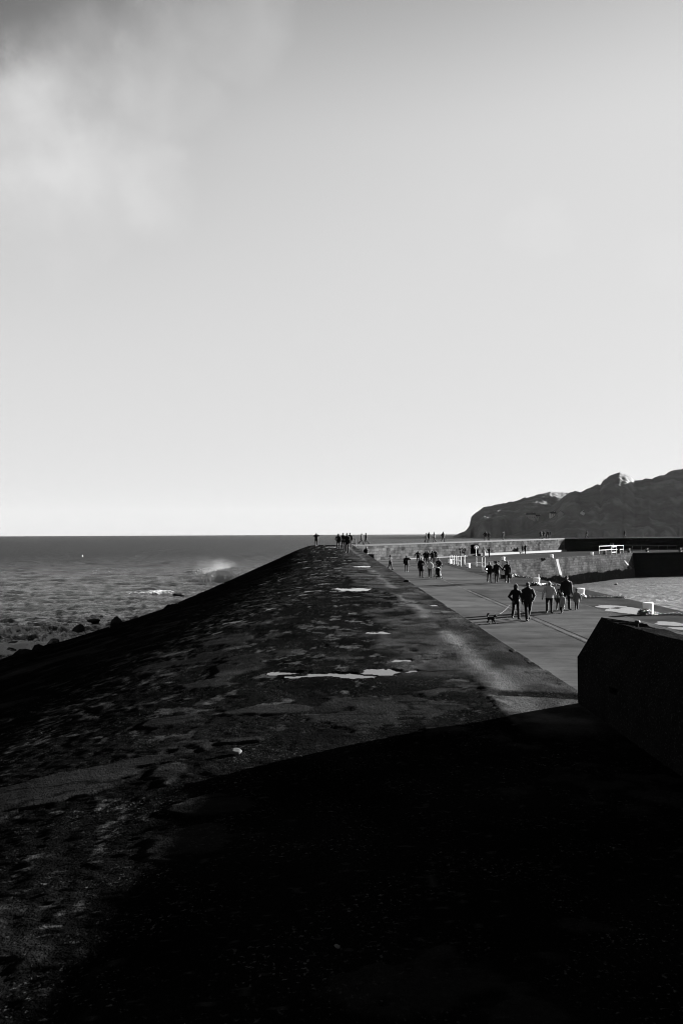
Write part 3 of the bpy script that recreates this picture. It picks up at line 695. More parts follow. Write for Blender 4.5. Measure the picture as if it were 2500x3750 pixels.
_k = _t.nodes.new('ShaderNodeMath'); _k.operation = 'MULTIPLY'; _t.links.new(_r.outputs[0], _k.inputs[0]); _t.links.new(_r2.outputs[0], _k.inputs[1])
_k2 = _t.nodes.new('ShaderNodeMath'); _k2.operation = 'MULTIPLY'; _k2.inputs[1].default_value = .06; _t.links.new(_k.outputs[0], _k2.inputs[0]); _t.links.new(_k2.outputs[0], _v.inputs['Density']); _t.links.new(_v.outputs[0], _t.nodes['Material Output'].inputs['Volume'])
def mist(px, py, Y, wpx, hpx):
    c = D(px, py, Y); k = Y / FPX; bm = bmesh.new(); bmesh.ops.create_icosphere(bm, subdivisions=3, radius=1)
    for v in bm.verts: v.co = (v.co.x * wpx * k, v.co.y * wpx * k * .7, v.co.z * hpx * k)
    me = bpy.data.meshes.new('spray_mist'); bm.to_mesh(me); bm.free(); o = link('spray_mist', me, m_mist); o.location = c; tag(o, 'thin mist of spray above a breaking wave', kind='stuff')
mist(790, 2085, 101, 105, 62)
def plume(px, py, Y, wpx, hpx, n, r, lean, seed, dens=1.0):
    g = random.Random(seed); out = []
    jets = [(g.gauss(0, .5), g.uniform(.2, 1.0) ** 1.2, g.uniform(-.3, .9)) for _ in range(60)]
    for _ in range(n):
        j = g.choice(jets); t = g.random() ** 1.35
        x = (j[0] * (1 + .3 * t) + j[2] * t * lean + g.gauss(0, .03 + .13 * t)) * wpx
        y = -(j[1] * t + g.gauss(0, .03) - .10) * hpx
        p = D(px + x, py + y, Y + g.uniform(-1.5, 1.5)); out.append((p, r * g.uniform(.35, 1) * (1.2 - .8 * t)))
    return out
spray(plume(815, 2122, 98, 60, 86, 15000, .030, .8, 3), 'sea_spray')
spray(plume(175, 2376, 66, 38, 50, 5000, .020, .35, 5), 'sea_spray')
spray(plume(25, 2404, 62, 55, 50, 6000, .020, .3, 9), 'sea_spray')
spray(plume(596, 2168, 108, 14, 10, 500, .03, .3, 12), 'sea_spray')

# boulders
m_rock = mat('wet_rock', .006, .7, .06, tone=.5, tscale=2, bump=.6, bscale=6, bdist=.06)
def rock_mesh(sx, sy, sz, seed, sub=4):
    bm = bmesh.new(); bmesh.ops.create_icosphere(bm, subdivisions=sub, radius=1)
    g = np.random.default_rng(seed)
    n = np.array([v.co[:] for v in bm.verts])
    for _ in range(9):                                          # planar facets like broken armour stone
        d = g.normal(size=3); d /= np.linalg.norm(d); lim = g.uniform(.55, .9)
        t = n @ d; n = n - np.clip(t - lim, 0, None)[:, None] * d
    n = n * (1 + .10 * fbm(n[:, 0] * 2 + seed, n[:, 1] * 2 + n[:, 2] * 2.3, 4, seed)[:, None])
    for v, c in zip(bm.verts, n): v.co = (c[0] * sx, c[1] * sy, c[2] * sz)
    me = bpy.data.meshes.new('boulder'); bm.to_mesh(me); bm.free(); me.materials.append(m_rock)
    me.polygons.foreach_set('use_smooth', np.ones(len(me.polygons), bool)); return me
def boulder(pos, sx, sy, sz, seed, label, rz=0):
    o = bpy.data.objects.new('boulder', rock_mesh(sx, sy, sz, seed)); COL.objects.link(o); o.location = pos; o.rotation_euler = (0, 0, rz)
    tag(o, label, 'boulder', 'boulders along the foot of the breakwater'); return o
def wrock(px, py, wpx, hpx, seed, label, rz=0):
    c = G(px, py, ZS); k = c.y / FPX
    boulder((c.x, c.y, ZS + hpx * k * .05), wpx * k * .5, wpx * k * .45, hpx * k * .62, seed, label, rz)
wrock(287, 2310, 52, 40, 11, 'round dark boulder standing alone in the water just off the slope')
wrock(345, 2274, 54, 12, 12, 'low flat rock awash beyond the lone round boulder')
wrock(378, 2258, 44, 7, 13, 'thin sliver of rock barely breaking the water, farther out')
wrock(58, 2360, 60, 20, 14, 'long dark rock in the white surf, upper of two')
wrock(42, 2382, 40, 18, 15, 'squat dark rock in the white surf, lower of two')
wrock(652, 2177, 50, 10, 16, 'flat black ledge of rock in the sea beside the far slope')
def srock(px, py, wpx, hpx, Y, seed, label):
    c = D(px, py, Y); k = Y / FPX
    boulder((c.x, c.y, c.z - hpx * k * .9), wpx * k * .62, wpx * k * .6, hpx * k * 1.0, seed, label)
srock(432, 2258, 44, 26, 58, 31, 'bulging black boulder on the crest line of the slope')
srock(196, 2338, 46, 26, 32, 32, 'pointed black boulder at the edge of the slope beside the surf')

# ================================================================== headland
RIDGE_A = [(1600, 1975), (1655, 1970), (1663, 1963), (1686, 1951), (1703, 1945.6), (1712, 1935), (1720.5, 1922), (1722, 1905), (1726, 1891), (1749, 1871), (1772, 1855.5), (1829.6, 1844), (1887, 1835), (1921, 1823), (1961.6, 1812.5), (2013, 1802), (2059, 1800.4), (2091, 1804), (2180, 1812), (2350, 1830), (2600, 1850), (3200, 1880)]
RIDGE_B = [(1700, 1976), (1800, 1972), (1880, 1950), (1940, 1915), (2000, 1868), (2040, 1838), (2070, 1815), (2092, 1803), (2105, 1799.4), (2125, 1804), (2151, 1790.6), (2180, 1776), (2200, 1775), (2211, 1759), (2231.5, 1747.6), (2254.4, 1735), (2269, 1731.5), (2292, 1737), (2312, 1747.6), (2324, 1759), (2352, 1755), (2389, 1753), (2398, 1744.7), (2435, 1740.7), (2449.6, 1730), (2467, 1722), (2500, 1720), (2560, 1712), (2650, 1700), (2800, 1690), (3200, 1680), (3600, 1700)]
def headland(ridge, Yr, Ys, name, seed, cliff, px0, px1, nx=520, ny=170):
    px = np.linspace(px0, px1, nx)
    py = np.interp(px, [p[0] for p in ridge], [p[1] for p in ridge])
    hz = 1955.4 - (px - 1250) * math.tan(R(ROLL))
    H = CZ + (hz - py) / FPX * Yr                                # ridge height at its own distance
    H = H + fbm(px * .06, px * 0, 3, seed) * 2.0 * sst(0, 30, H)
    v = np.concatenate([np.linspace(0, 1, ny), 1 + np.linspace(.02, .8, 26)])
    T, I = np.meshgrid(v, np.arange(nx), indexing='ij')
    Hh = H[None]; X0 = (px[None] - 1228) / FPX
    yr = Yr + 60 * fbm(px * .008, px * 0, 3, seed + 3)[None]; ys_ = Ys + 90 * fbm(px * .012, px * 0, 4, seed + 5)[None]
    Y = np.where(T <= 1, ys_ + (yr - ys_) * T, yr + (T - 1) * 900)
    X = X0 * Y
    prof = np.where(T <= 1, cliff * sst(0, .10, T) + (1 - cliff) * (.35 * T + .65 * sst(.05, 1.0, T) ** 1.2), 1 - .9 * (T - 1) ** 1.3)
    Z = ZS - 2 + (Hh - ZS + 2) * prof
    # gullies and crags, biggest in the middle of the slope so that the skyline keeps its line
    mid = np.clip(prof, 0, 1) * np.clip(1.02 - prof, 0, 1) * 4
    g1 = fbm(X * .012, Y * .006, 5, seed + 9); g2 = fbm(X * .05, Y * .03, 5, seed + 11)
    Z = Z + (np.abs(g1) * -9 + 2 + g2 * 3) * mid * np.clip(Hh / 90, .1, 1) + g2 * 2.2 * sst(.1, .4, prof)
    tone = .125 + .035 * g1 + .04 * sst(.1, .5, g2) + .0 * sst(.82, 1.0, prof) * (vn(X * .05, Y * .05, 4) > .5) + .03 * (vn(X * .035, Y * .03, seed + 17) > .955) * (vn(X * .2, Y * .2, seed) > .5)  # base tone raised to stand in for haze over the hill
    V = np.stack([X, Y, Z], -1).reshape(-1, 3)
    o = npmesh(name, V, gridq(*X.shape)[:, ::-1], m_hill, attrs={'tone': tone.ravel()})
    return o, X, Y, Z
m_hill = mat('heath_and_rock', rough=.9, spec=.0, attr='tone', bump=1.0, bscale=.07, bdist=4, tone=.45, tscale=.035, detail=8)
hA, XA, YA, ZA = headland(RIDGE_A, 2150, 1690, 'hill', 5, .42, 1600, 3100, 420, 150)
tag(hA, 'far headland ending in a sea cliff', kind='structure')
hB, XB, YB, ZB = headland(RIDGE_B, 1850, 1420, 'hill', 25, .10, 1760, 3300)
tag(hB, 'nearer craggy hill rising behind the harbour', kind='structure')
def onhill(px, py):
    """first point of the hills met by the sight line through a pixel (numerically)"""
    best = None
    for X, Y, Z in ((XA, YA, ZA), (XB, YB, ZB)):
        q = np.stack([X, Y, Z - CZ], -1); f = np.array(fwd); r_ = np.array(rt); u_ = np.array(up)
        dz = q @ f; a = 1250 + FPX * (q @ r_) / dz; b = 1955.4 - FPX * (q @ u_) / dz
        d = (a - px) ** 2 + (b - py) ** 2; i = np.argmin(d + dz * .002); j = np.unravel_index(i, d.shape)
        if d[j] < 60 and (best is None or Y[j] < best.y): best = Vector((X[j], Y[j], Z[j]))
    return best
m_hw = mat('house_wall', .40, .8, .1, tone=.2, tscale=.5); m_hr = mat('house_roof', .03, .8, .1, tone=.3, tscale=1); m_hg = mat('house_window', .004, .3, .4)
def house(px, py, w, d, hh, rz, label, white=m_hw):
    p = onhill(px, py)
    if p is None: return
    e = empty('house', (p.x, p.y, p.z - 1.0), rz); tag(e, label, 'house', 'houses on the headland')
    b = MB().box((-w / 2, -d / 2, -6), (w / 2, d / 2, hh + 1)); b.add([(-w / 2, -d / 2, hh + 1), (-w / 2, d / 2, hh + 1), (-w / 2, 0, hh + 1 + d * .42), (w / 2, -d / 2, hh + 1), (w / 2, d / 2, hh + 1), (w / 2, 0, hh + 1 + d * .42)], [(0, 1, 2), (5, 4, 3)])
    b.build('wall', white, e)
    r = MB()
    for sg in (-1, 1):
        r.add([(-w / 2 - .4, sg * (d / 2 + .4), hh + .75), (w / 2 + .4, sg * (d / 2 + .4), hh + .75), (w / 2 + .4, 0, hh + 1.1 + d * .42), (-w / 2 - .4, 0, hh + 1.1 + d * .42),
               (-w / 2 - .4, sg * (d / 2 + .4), hh + 1.0), (w / 2 + .4, sg * (d / 2 + .4), hh + 1.0), (w / 2 + .4, 0, hh + 1.4 + d * .42), (-w / 2 - .4, 0, hh + 1.4 + d * .42)], [(0, 1, 2, 3), (7, 6, 5, 4), (0, 4, 5, 1), (1, 5, 6, 2), (3, 7, 4, 0)])
    ro = r.build('roof', m_hr, e)
    MB().box((w * .28, -.5, hh + d * .42), (w * .28 + 1, .5, hh + d * .42 + 2.6)).build('chimney', white, ro)
    for k in range(max(2, int(w / 4))):
        x = -w / 2 + (k + .5) * w / max(2, int(w / 4))
        for z in ((1.6,) if hh < 5 else (1.6, 4.4)):
            MB().box((x - .6, -d / 2 - .06, z), (x + .6, -d / 2 + .1, z + 1.4)).build('window', m_hg, e)
m_hw2 = mat('grey_house_wall', .22, .8, .1, tone=.2, tscale=.5)
house(1943, 1896, 18, 9, 7, R(-12), 'large grey gabled house, leftmost of the row on the headland', m_hw2)
house(1970, 1896, 14, 7, 3.4, R(8), 'low grey cottage between the gabled house and the white one', m_hw2)
house(2022, 1891, 12, 8, 6, R(5), 'white house with a pale wall in the middle of the headland row')
house(2052, 1889, 16, 10, 5.5, R(70), 'wide house with its gable turned to the sea beside the white house', m_hw2)
house(2132, 1884, 9, 7, 4, R(60), 'small white gabled cottage standing alone on the hillside')

# ================================================================== people and the dog: bodies grown as one smooth surface from a posed skeleton
def snet(F, o, h):
    s = F < 0; nx, ny, nz = F.shape; cs = [(i, j, k) for i in (0, 1) for j in (0, 1) for k in (0, 1)]
    sub = lambda A, c: A[c[0]:nx - 1 + c[0], c[1]:ny - 1 + c[1], c[2]:nz - 1 + c[2]]
    cnt = sum(sub(s, c).astype(np.int8) for c in cs); act = (cnt > 0) & (cnt < 8)
    idx = np.full(act.shape, -1, np.int64); n = int(act.sum()); idx[act] = np.arange(n)
    base = np.argwhere(act).astype(float); acc = np.zeros((n, 3)); num = np.zeros(n)
    val = {c: sub(F, c)[act] for c in cs}
    for a in cs:
        for ax_ in range(3):
            if a[ax_]: continue
            b = list(a); b[ax_] = 1; b = tuple(b); fa, fb = val[a], val[b]; m = (fa < 0) != (fb < 0)
            t = np.where(m, fa / np.where(m, fa - fb, 1), 0); p = np.array(a, float)[None] + t[:, None] * (np.array(b, float) - np.array(a, float))[None]
            acc += p * m[:, None]; num += m
    V = (base + acc / num[:, None]) * h + o; Q = []
    for ax_ in range(3):
        i1, i2 = (ax_ + 1) % 3, (ax_ + 2) % 3
        sl = [slice(None)] * 3; sr = [slice(None)] * 3; sl[ax_] = slice(0, -1); sr[ax_] = slice(1, None)
        d = s[tuple(sl)].astype(np.int8) - s[tuple(sr)].astype(np.int8)
        e = np.argwhere(d != 0); e = e[(e[:, i1] > 0) & (e[:, i2] > 0) & (e[:, i1] < F.shape[i1] - 1) & (e[:, i2] < F.shape[i2] - 1)]
        sg = d[e[:, 0], e[:, 1], e[:, 2]]
        def cell(o1, o2):
            q = e.copy(); q[:, i1] -= o1; q[:, i2] -= o2; return idx[q[:, 0], q[:, 1], q[:, 2]]
        f = np.stack([cell(1, 1), cell(0, 1), cell(0, 0), cell(1, 0)], -1); f[sg < 0] = f[sg < 0][:, ::-1]; Q.append(f)
    return V, np.concatenate(Q)
def cone(P, a, b, ra, rb, fl=1.0):
    """rounded cone from a to b; fl < 1 flattens it front to back"""
    a = np.array(a, float); b = np.array(b, float); P = P.copy()
    if fl != 1.0:
        yc = (a[1] + b[1]) / 2; P[..., 1] = (P[..., 1] - yc) / fl + yc; a[1] = (a[1] - yc) / fl + yc; b[1] = (b[1] - yc) / fl + yc
    d = b - a; t = np.clip(((P - a) @ d) / max(d @ d, 1e-9), 0, 1)
    return (np.linalg.norm(P - a - t[..., None] * d, axis=-1) - (ra + (rb - ra) * t)) * (fl if fl < 1 else 1)
def ell(P, c, r):
    q = (P - np.array(c, float)) / np.array(r, float); return (np.linalg.norm(q, axis=-1) - 1) * min(r)
def smin(a, b, k):
    h = np.clip(.5 + .5 * (b - a) / k, 0, 1); return b * (1 - h) + a * h - k * h * (1 - h)
def grow(prims, lo, hi, h, k=.03, cuts=()):
    ax_ = [np.arange(lo[i] - 2 * h, hi[i] + 3 * h, h) for i in range(3)]
    P = np.stack(np.meshgrid(*ax_, indexing='ij'), -1); f = None
    for p in prims:
        d = cone(P, *p[1:]) if p[0] == 'c' else ell(P, *p[1:])
        f = d if f is None else smin(f, d, k)
    for (kind, *a) in cuts:
        if kind == 'above': f = np.maximum(f, a[0] - P[..., 2])
        if kind == 'below': f = np.maximum(f, P[..., 2] - a[0])
        if kind == 'ell': f = np.maximum(f, -ell(P, a[0], a[1]))
    return snet(f, np.array([q[0] for q in ax_]), h)
ARM = {  # elbow and wrist relative to the shoulder for the right-hand sign +x
    'side': ((.06, .03, -.27), (.07, -.05, -.52)), 'fwd': ((.06, -.07, -.26), (.05, -.22, -.46)), 'back': ((.06, .12, -.25), (.06, .14, -.50)),
    'pocket': ((.13, .07, -.25), (.02, -.07, -.42)), 'camera': ((.17, -.14, -.06), (-.08, -.24, .14)), 'push': ((.05, -.05, -.27), (.03, -.32, -.30)),
    'phone': ((.07, -.04, -.27), (-.06, -.25, -.10)), 'out': ((.19, .02, -.20), (.30, -.05, -.40)), 'hand': ((.12, .0, -.26), (.17, -.06, -.50)),
    'ear': ((.20, -.08, -.10), (.0, -.06, .16)), 'fold': ((.11, -.03, -.26), (-.12, -.20, -.20)), 'wave': ((.20, -.05, .02), (.27, -.12, .24)), 'elbowout': ((.21, -.06, .0), (-.06, -.17, .17)),
    'bagside': ((.07, .02, -.27), (.09, -.02, -.53)), 'reachup': ((.10, -.05, .05), (.16, -.08, .32)), 'lead': ((.10, .04, -.26), (.09, -.16, -.36)),
}
m_skin = mat('skin', .045, .7, .1, tone=.2, tscale=20)
CL = {}
def cloth(v):
    if v not in CL: CL[v] = mat('cloth', v, .8, .06, tone=.3, tscale=14, bump=.5, bscale=26, bdist=.012); q = CL[v].node_tree.nodes['Principled BSDF']; q.inputs['Sheen Weight'].default_value = .3; q.inputs['Sheen Roughness'].default_value = .3
    return CL[v]
m_hair = mat('hair', .006, .7, .05, tone=.4, tscale=40); m_hairg = mat('grey_hair', .06, .8, .05, tone=.4, tscale=40); m_shoe = mat('shoe', .006, .6, .1)
def person(pos, H, yaw, label, group=None, arms=('side', 'side'), stride=.5, lead=1, coat=.8, ctone=.004, ttone=.004, head='hair', htone=None, vox=.02, build=1.0, bag=None, lean=0.0, sit=False, shoe=None, hemflare=.0, collar=False, skirt=None, turn=0.0):
    """pos is the point the feet stand on; yaw 0 faces -Y; arms are (x<0 side, x>0 side)"""
    h0 = H / 1.75; B = build * (1.07 if vox < .02 else 1.2); child = H < 1.35
    hs = 1.22 if child else 1.0                                   # a child's head is larger against its height
    hip = .93; sh = 1.43 - (.05 if child else 0); hz_ = sh + .20 * (1 + (hs - 1) * .6)
    up_ = lambda x, y, z: (x, y - lean * max(0, z - hip), z)
    body = []; trous = []; shoes = []; coat_ = []; feet = []
    for sg in (-1, 1):
        f = stride if sg == lead else -stride
        a1 = R(24) * f; a2 = R(4) + (R(34) * max(0, -f)) if not sit else 0
        hipj = np.array((sg * .095 * B, 0, hip))
        if sit: knee = hipj + np.array((sg * .02, -.42, -.03)); ank = knee + np.array((0, -.06, -.42))
        else:
            knee = hipj + .435 * np.array((0, -math.sin(a1), -math.cos(a1))); ank = knee + .42 * np.array((0, -math.sin(a1 - a2), -math.cos(a1 - a2)))
        pitch = 0 if f >= 0 or sit else R(28) * stride
        toe = ank + np.array((sg * .025, -.17 * math.cos(pitch), -.055 - .15 * math.sin(pitch))); heel = ank + np.array((0, .05, -.055 + .02 * math.sin(pitch)))
        body += [('c', hipj, knee, .085 * B, .058), ('c', knee, ank, .056, .042), ('c', heel, toe, .036, .030)]
        trous += [('c', hipj + np.array((0, 0, .02)), knee, .098 * B, .070), ('c', knee, ank + (knee - ank) * .06, .072, .058 if B <= 1.05 else .066)]
        shoes += [('c', heel + np.array((0, 0, .004)), toe + np.array((0, -.01, 0)), .047, .040), ('c', ank, heel, .05, .045)]; feet.append(min(toe[2] - .04, heel[2] - .047))
    torso = [('c', (0, .01, hip + .02), up_(0, .01, 1.12), .135 * B, .125 * B, .72), ('c', up_(0, .01, 1.12), up_(0, .02, sh - .10), .125 * B, .155 * B, .68), ('c', up_(-.15 * B, .02, sh - .01), up_(.15 * B, .02, sh - .01), .062, .062)]
    body += torso; trous += [('c', (0, .01, hip + .05), (0, .01, hip - .02), .150 * B, .150 * B, .76)]
    nk = up_(0, .02, sh + .02); hd = up_(0, -.012, hz_)
    body += [('c', nk, up_(0, 0, hz_ - .06), .058, .054), ('e', (hd[0], hd[1], hd[2] + .03), (.074 * hs, .092 * hs, .085 * hs)), ('e', (hd[0], hd[1] - .022, hd[2] - .035 * hs), (.058 * hs, .068 * hs, .078 * hs)), ('c', (hd[0], hd[1] - .09 * hs, hd[2] + .012), (hd[0], hd[1] - .103 * hs, hd[2] - .018), .011, .016)]
    body += [('e', (hd[0] + sg * .076 * hs, hd[1] + .01, hd[2]), (.014, .022, .032)) for sg in (-1, 1)]
    coat_ += [('c', up_(0, .01, 1.08), up_(0, .015, sh - .08), .150 * B, .172 * B, .72), ('c', up_(-.15 * B, .02, sh - .035), up_(0, .02, sh), .072, .085), ('c', up_(.15 * B, .02, sh - .035), up_(0, .02, sh), .072, .085), ('c', up_(0, .02, sh - .02), up_(0, .01, sh + .06), .09, .075)]
    coat_ += [('c', up_(0, .01, 1.08), (0, .01, min(hip - .04, coat)), .160 * B, (.186 + hemflare) * B, .82)]
    if coat < .7: coat_ += [('c', (0, .01, hip), (0, 0, coat), .18 * B, (.19 + hemflare) * B, .9)]
    hands = []
    for sg, nm in zip((-1, 1), arms):
        e, w = [np.array(q) * np.array((sg, 1, 1)) for q in ARM[nm]]; s_ = np.array(up_(sg * .178 * B, .02, sh - .045)); e = s_ + e; w = s_ + w
        d = (w - e) / np.linalg.norm(w - e); palm = w + d * .085
        body += [('c', s_, e, .052, .042), ('c', e, w, .042, .028), ('c', w, palm, .027, .032, .75)]
        coat_ += [('c', s_, e, .074 * (.5 + .5 * B), .062), ('c', e, w - d * .0, .062, .050)]; hands.append((w, palm, d, sg, nm))
    zmin = min(feet) if not sit else 0
    O = np.array((0, 0, -zmin)); lo = np.array((-.62, -.85 if sit else -.62, min(feet) - .05)); hi = np.array((.62, .5, hz_ + .22))
    e_ = max(abs(x) for pr in body + coat_ if pr[0] == 'c' for x in (pr[1][0], pr[2][0])) + .13; lo[0], hi[0] = -e_, e_
    ys_ = [q[1] for pr in body for q in ((pr[1], pr[2]) if pr[0] == 'c' else (pr[1],))]; lo[1], hi[1] = min(ys_) - .15, max(ys_) + .22
    k = vox / h0
    def emit(V, Q, name, m, parent=None):
        V = (V + O) * h0
        return npmesh(name, V, Q, m, parent)
    eyes = [('ell', (hd[0] + sg * .033 * hs, hd[1] - .092 * hs, hd[2] + .018), (.016, .014, .011)) for sg in (-1, 1)] + [('ell', (hd[0], hd[1] - .094 * hs, hd[2] - .062 * hs), (.026, .012, .006))]
    V, Q = grow(body, lo, hi, k, .022, eyes if vox < .02 else ())
    # five fingers on each hand, curled by different amounts
    fv = [V]; fq = [Q]; nv = len(V)
    for (w, palm, d, sg, nm) in hands:
        side = np.cross(d, np.array((1., 0, 0)) if abs(d[2]) > .6 else np.array((0, 0, 1.))); side /= np.linalg.norm(side); nrm_ = np.cross(side, d) * -sg
        for j in range(5):
            if j < 4: r0 = palm + side * (j - 1.5) * .019 + d * .012; L = (.068, .078, .074, .058)[j]; dd = d + nrm_ * (.25 + .1 * j)
            else: r0 = w + side * -.030 + d * .03; L = .058; dd = d * .75 - side * .6 + nrm_ * .25
            dd = dd / np.linalg.norm(dd); m1 = r0 + dd * L * .55; d2 = dd + nrm_ * .55; d2 /= np.linalg.norm(d2); tip = m1 + d2 * L * .5
            t_ = MB().tube([r0 - dd * .02, r0, m1, tip], [.009, .0095, .0088, .006], 5); vv = np.array([tuple(q) for q in t_.V])
            qq = [f if len(f) == 4 else (f[0], f[1], f[2], f[2]) for f in t_.F if len(f) == 4]
            fv.append(vv); fq.append(np.array(qq) + nv); nv += len(vv)
    o = emit(np.concatenate(fv), np.concatenate(fq), 'person', m_skin)
    o.location = pos; o.rotation_euler = (0, 0, R(yaw)); tag(o, label, 'person', group)
    V, Q = grow(trous, lo, hi, k, .03, [('below', min(1.02, coat + .05))]); emit(V, Q, 'trousers', cloth(ttone), o)
    for pr in (shoes[:2], shoes[2:]):
        V, Q = grow(pr, lo, hi, k, .015); emit(V, Q, 'shoe', shoe or m_shoe, o)
    V, Q = grow(coat_, lo, hi, k, .035, [('above', coat)] + ([] if head == 'hood' else [])); emit(V, Q, 'coat', cloth(ctone), o)
    c = (hd[0], hd[1], hd[2]); face = ('ell', (c[0], c[1] - .115 * hs, c[2] - .03), (.062 * hs, .075 * hs, .095 * hs))
    ht = htone if htone is not None else ctone
    if head == 'hood':
        V, Q = grow([('e', (c[0], c[1] + .012, c[2] + .02), (.105 * hs, .125 * hs, .135 * hs)), ('c', up_(0, .035, sh + .02), (c[0], c[1] + .03, c[2] - .02), .10, .095), ('c', (c[0], c[1] + .02, c[2] + .10), (c[0], c[1] + .05, c[2] + .135), .05, .03)], lo, hi, k, .03, [('ell', (c[0], c[1] - .13 * hs, c[2] - .01), (.066 * hs, .105 * hs, .10 * hs))]); emit(V, Q, 'hood', cloth(ht), o)
    else:
        long_ = head in ('long', 'hat_long', 'bobble_long')
        pr = [('e', (c[0], c[1] + .012, c[2] + .035), (.084 * hs, .102 * hs, .092 * hs))]
        if long_: pr += [('c', (c[0], c[1] + .05, c[2] + .02), up_(0, .085, sh - .06), .075 * hs, .06), ('c', (c[0] - .06 * hs, c[1] + .02, c[2]), up_(-.08, .04, sh - .03), .035, .025), ('c', (c[0] + .06 * hs, c[1] + .02, c[2]), up_(.08, .04, sh - .03), .035, .025)]
        V, Q = grow(pr, lo, hi, k, .02, [face]); emit(V, Q, 'hair', m_hairg if head == 'greyhair' else m_hair, o)
        if head in ('hat', 'hat_long', 'bobble', 'bobble_long'):
            pr = [('e', (c[0], c[1] + .012, c[2] + .055), (.093 * hs, .110 * hs, .095 * hs))]
            if 'bobble' in head: pr += [('e', (c[0], c[1] + .015, c[2] + .165 * hs), (.042, .042, .042))]
            V, Q = grow(pr, lo, hi, k, .01, [('above', c[2] + .035)]); emit(V, Q, 'hat', cloth(ht), o)
        if head == 'cap':
            V, Q = grow([('e', (c[0], c[1] + .01, c[2] + .05), (.09, .108, .085)), ('c', (c[0], c[1] - .06, c[2] + .058), (c[0], c[1] - .155, c[2] + .045), .055, .05)], lo, hi, k, .012, [('above', c[2] + .045)]); emit(V, Q, 'cap', cloth(ht), o)
    if bag == 'backpack':
        V, Q = grow([('c', up_(0, .20, sh - .12), up_(0, .20, 1.05), .13, .14, .7)], lo, np.array((hi[0], .48, hi[2])), k, .03); emit(V, Q, 'backpack', cloth(.005), o)
    if bag in ('tote', 'tote_pale'):
        w, palm, d, sg, nm = hands[1]
        V, Q = grow([('c', palm + np.array((.03, .0, -.06)), palm + np.array((.04, .0, -.26)), .07, .10, .8)], lo + np.array((0, 0, 0)), hi + np.array((.1, 0, 0)), k, .02); emit(V, Q, 'bag', cloth(.12 if bag == 'tote_pale' else .006), o)
    if arms[0] in ('camera', 'elbowout') and arms[1] in ('camera', 'elbowout'):
        mm = (hands[0][1] + hands[1][1]) / 2
        MB().box((-.065, -.035, -.045), (.065, .035, .045), 0, tuple((mm + O) * h0), .008).tube([tuple((mm + O) * h0 + np.array((0, -.03, 0))), tuple((mm + O) * h0 + np.array((0, -.10, 0)))], .032, 12).build('camera_body', m_shoe, o)
    o['hand'] = 0
    hd_ = [Matrix.Rotation(R(yaw), 3, 'Z') @ Vector(tuple((q[1] + O) * h0)) + Vector(pos) for q in hands]
    del o['hand']
    return o, hd_
def top_pt(px, off=1.2):
    """a point on the walkway behind the sea wall's top edge, in photo column px"""
    A = B1 - nw * off; s = linept((A.x, A.y), (dw.x, dw.y), px); p = A + dw * s
    if s > L1:
        A = B2 - nw2 * off; s2 = linept((A.x, A.y), (dw2.x, dw2.y), px); p = A + dw2 * s2; return Vector((p.x, p.y, TOP1 + .001 * s2 + .03))
    return Vector((p.x, p.y, topz(s) + .03))
def prom_pt(px, py): return G(px, py, ZP + .005)
def deck_pt(px, py):
    """where the sight line through the pixel meets the modelled deck"""
    p = G(px, py, 0)
    for _ in range(4):
        i = int(np.argmin(np.abs(rows - p.y))); j = int(np.argmin(np.abs(Xg[i] - p.x))); p = G(px, py, float(zt[i, j]))
    return p
def deck_at(px, Y):
    p = D(px, 2000, Y); i = int(np.argmin(np.abs(rows - Y))); j = int(np.argmin(np.abs(Xg[i] - p.x))); return Vector((p.x, Y, float(zt[i, j]) - .01))
DK, GR, LT, WH = .005, .05, .17, .30
walkers = 'people walking on the pier'
Pn = person
# --- the couple with the dog
womanhood, whands = Pn(prom_pt(1888, 2268), 1.66, 3, 'person in a dark jacket with the hood up, holding the lead of the dog', walkers, ('pocket', 'lead'), .45, 1, .86, DK, .006, 'hood', vox=.013)
Pn(prom_pt(1932, 2273), 1.80, 4, 'broad person in a black jacket and dark cap beside the dog walker', walkers, ('side', 'pocket'), .55, -1, .84, .006, .006, 'cap', vox=.013, build=1.08)
# --- the family group
Pn(prom_pt(2010, 2246), 1.60, -4, 'person in a pale hooded jacket and black trousers at the inner end of the family', walkers, ('hand', 'hand'), .15, 1, .84, .20, .006, 'hood', vox=.013, build=1.12, htone=.20)
Pn(prom_pt(2044, 2235), 1.14, 0, 'child in dark clothes half hidden between the pale jacket and the tall adult', walkers, ('side', 'side'), .3, 1, .62, .012, .004, 'hat', vox=.013, htone=.01)
Pn(prom_pt(2057, 2245), 1.02, 2, 'smallest child in a light jacket and bobble hat before the tall adult', walkers, ('reachup', 'side'), .5, -1, .52, .12, .006, 'bobble', vox=.012, htone=.2)
Pn(prom_pt(2073, 2233), 1.80, 3, 'tall person in a long dark coat behind the two smallest children', walkers, ('side', 'side'), .3, 1, .74, .006, .006, 'hair', vox=.014, build=1.12)
Pn(prom_pt(2110, 2233), 1.12, -3, 'child in a grey zipped jacket at the outer end of the family', walkers, ('side', 'hand'), .3, -1, .60, .075, .01, 'hat', vox=.013, htone=.008)
# --- three abreast
Pn(prom_pt(1791, 2133.5), 1.70, 3, 'person with pale hair in a dark coat at the inner end of the three', walkers, ('pocket', 'side'), .3, 1, .76, DK, .006, 'greyhair', vox=.016, build=1.08)
Pn(prom_pt(1818, 2134), 1.76, 0, 'person with one arm swung out in the middle of the row of three', walkers, ('side', 'out'), .45, -1, .78, .006, .006, 'hat', vox=.016, build=1.08)
Pn(prom_pt(1856, 2135), 1.78, -8, 'person with a pale bag at the quay end of the row of three', walkers, ('pocket', 'bagside'), .3, 1, .62, .006, .006, 'hat', vox=.016, bag='tote_pale')
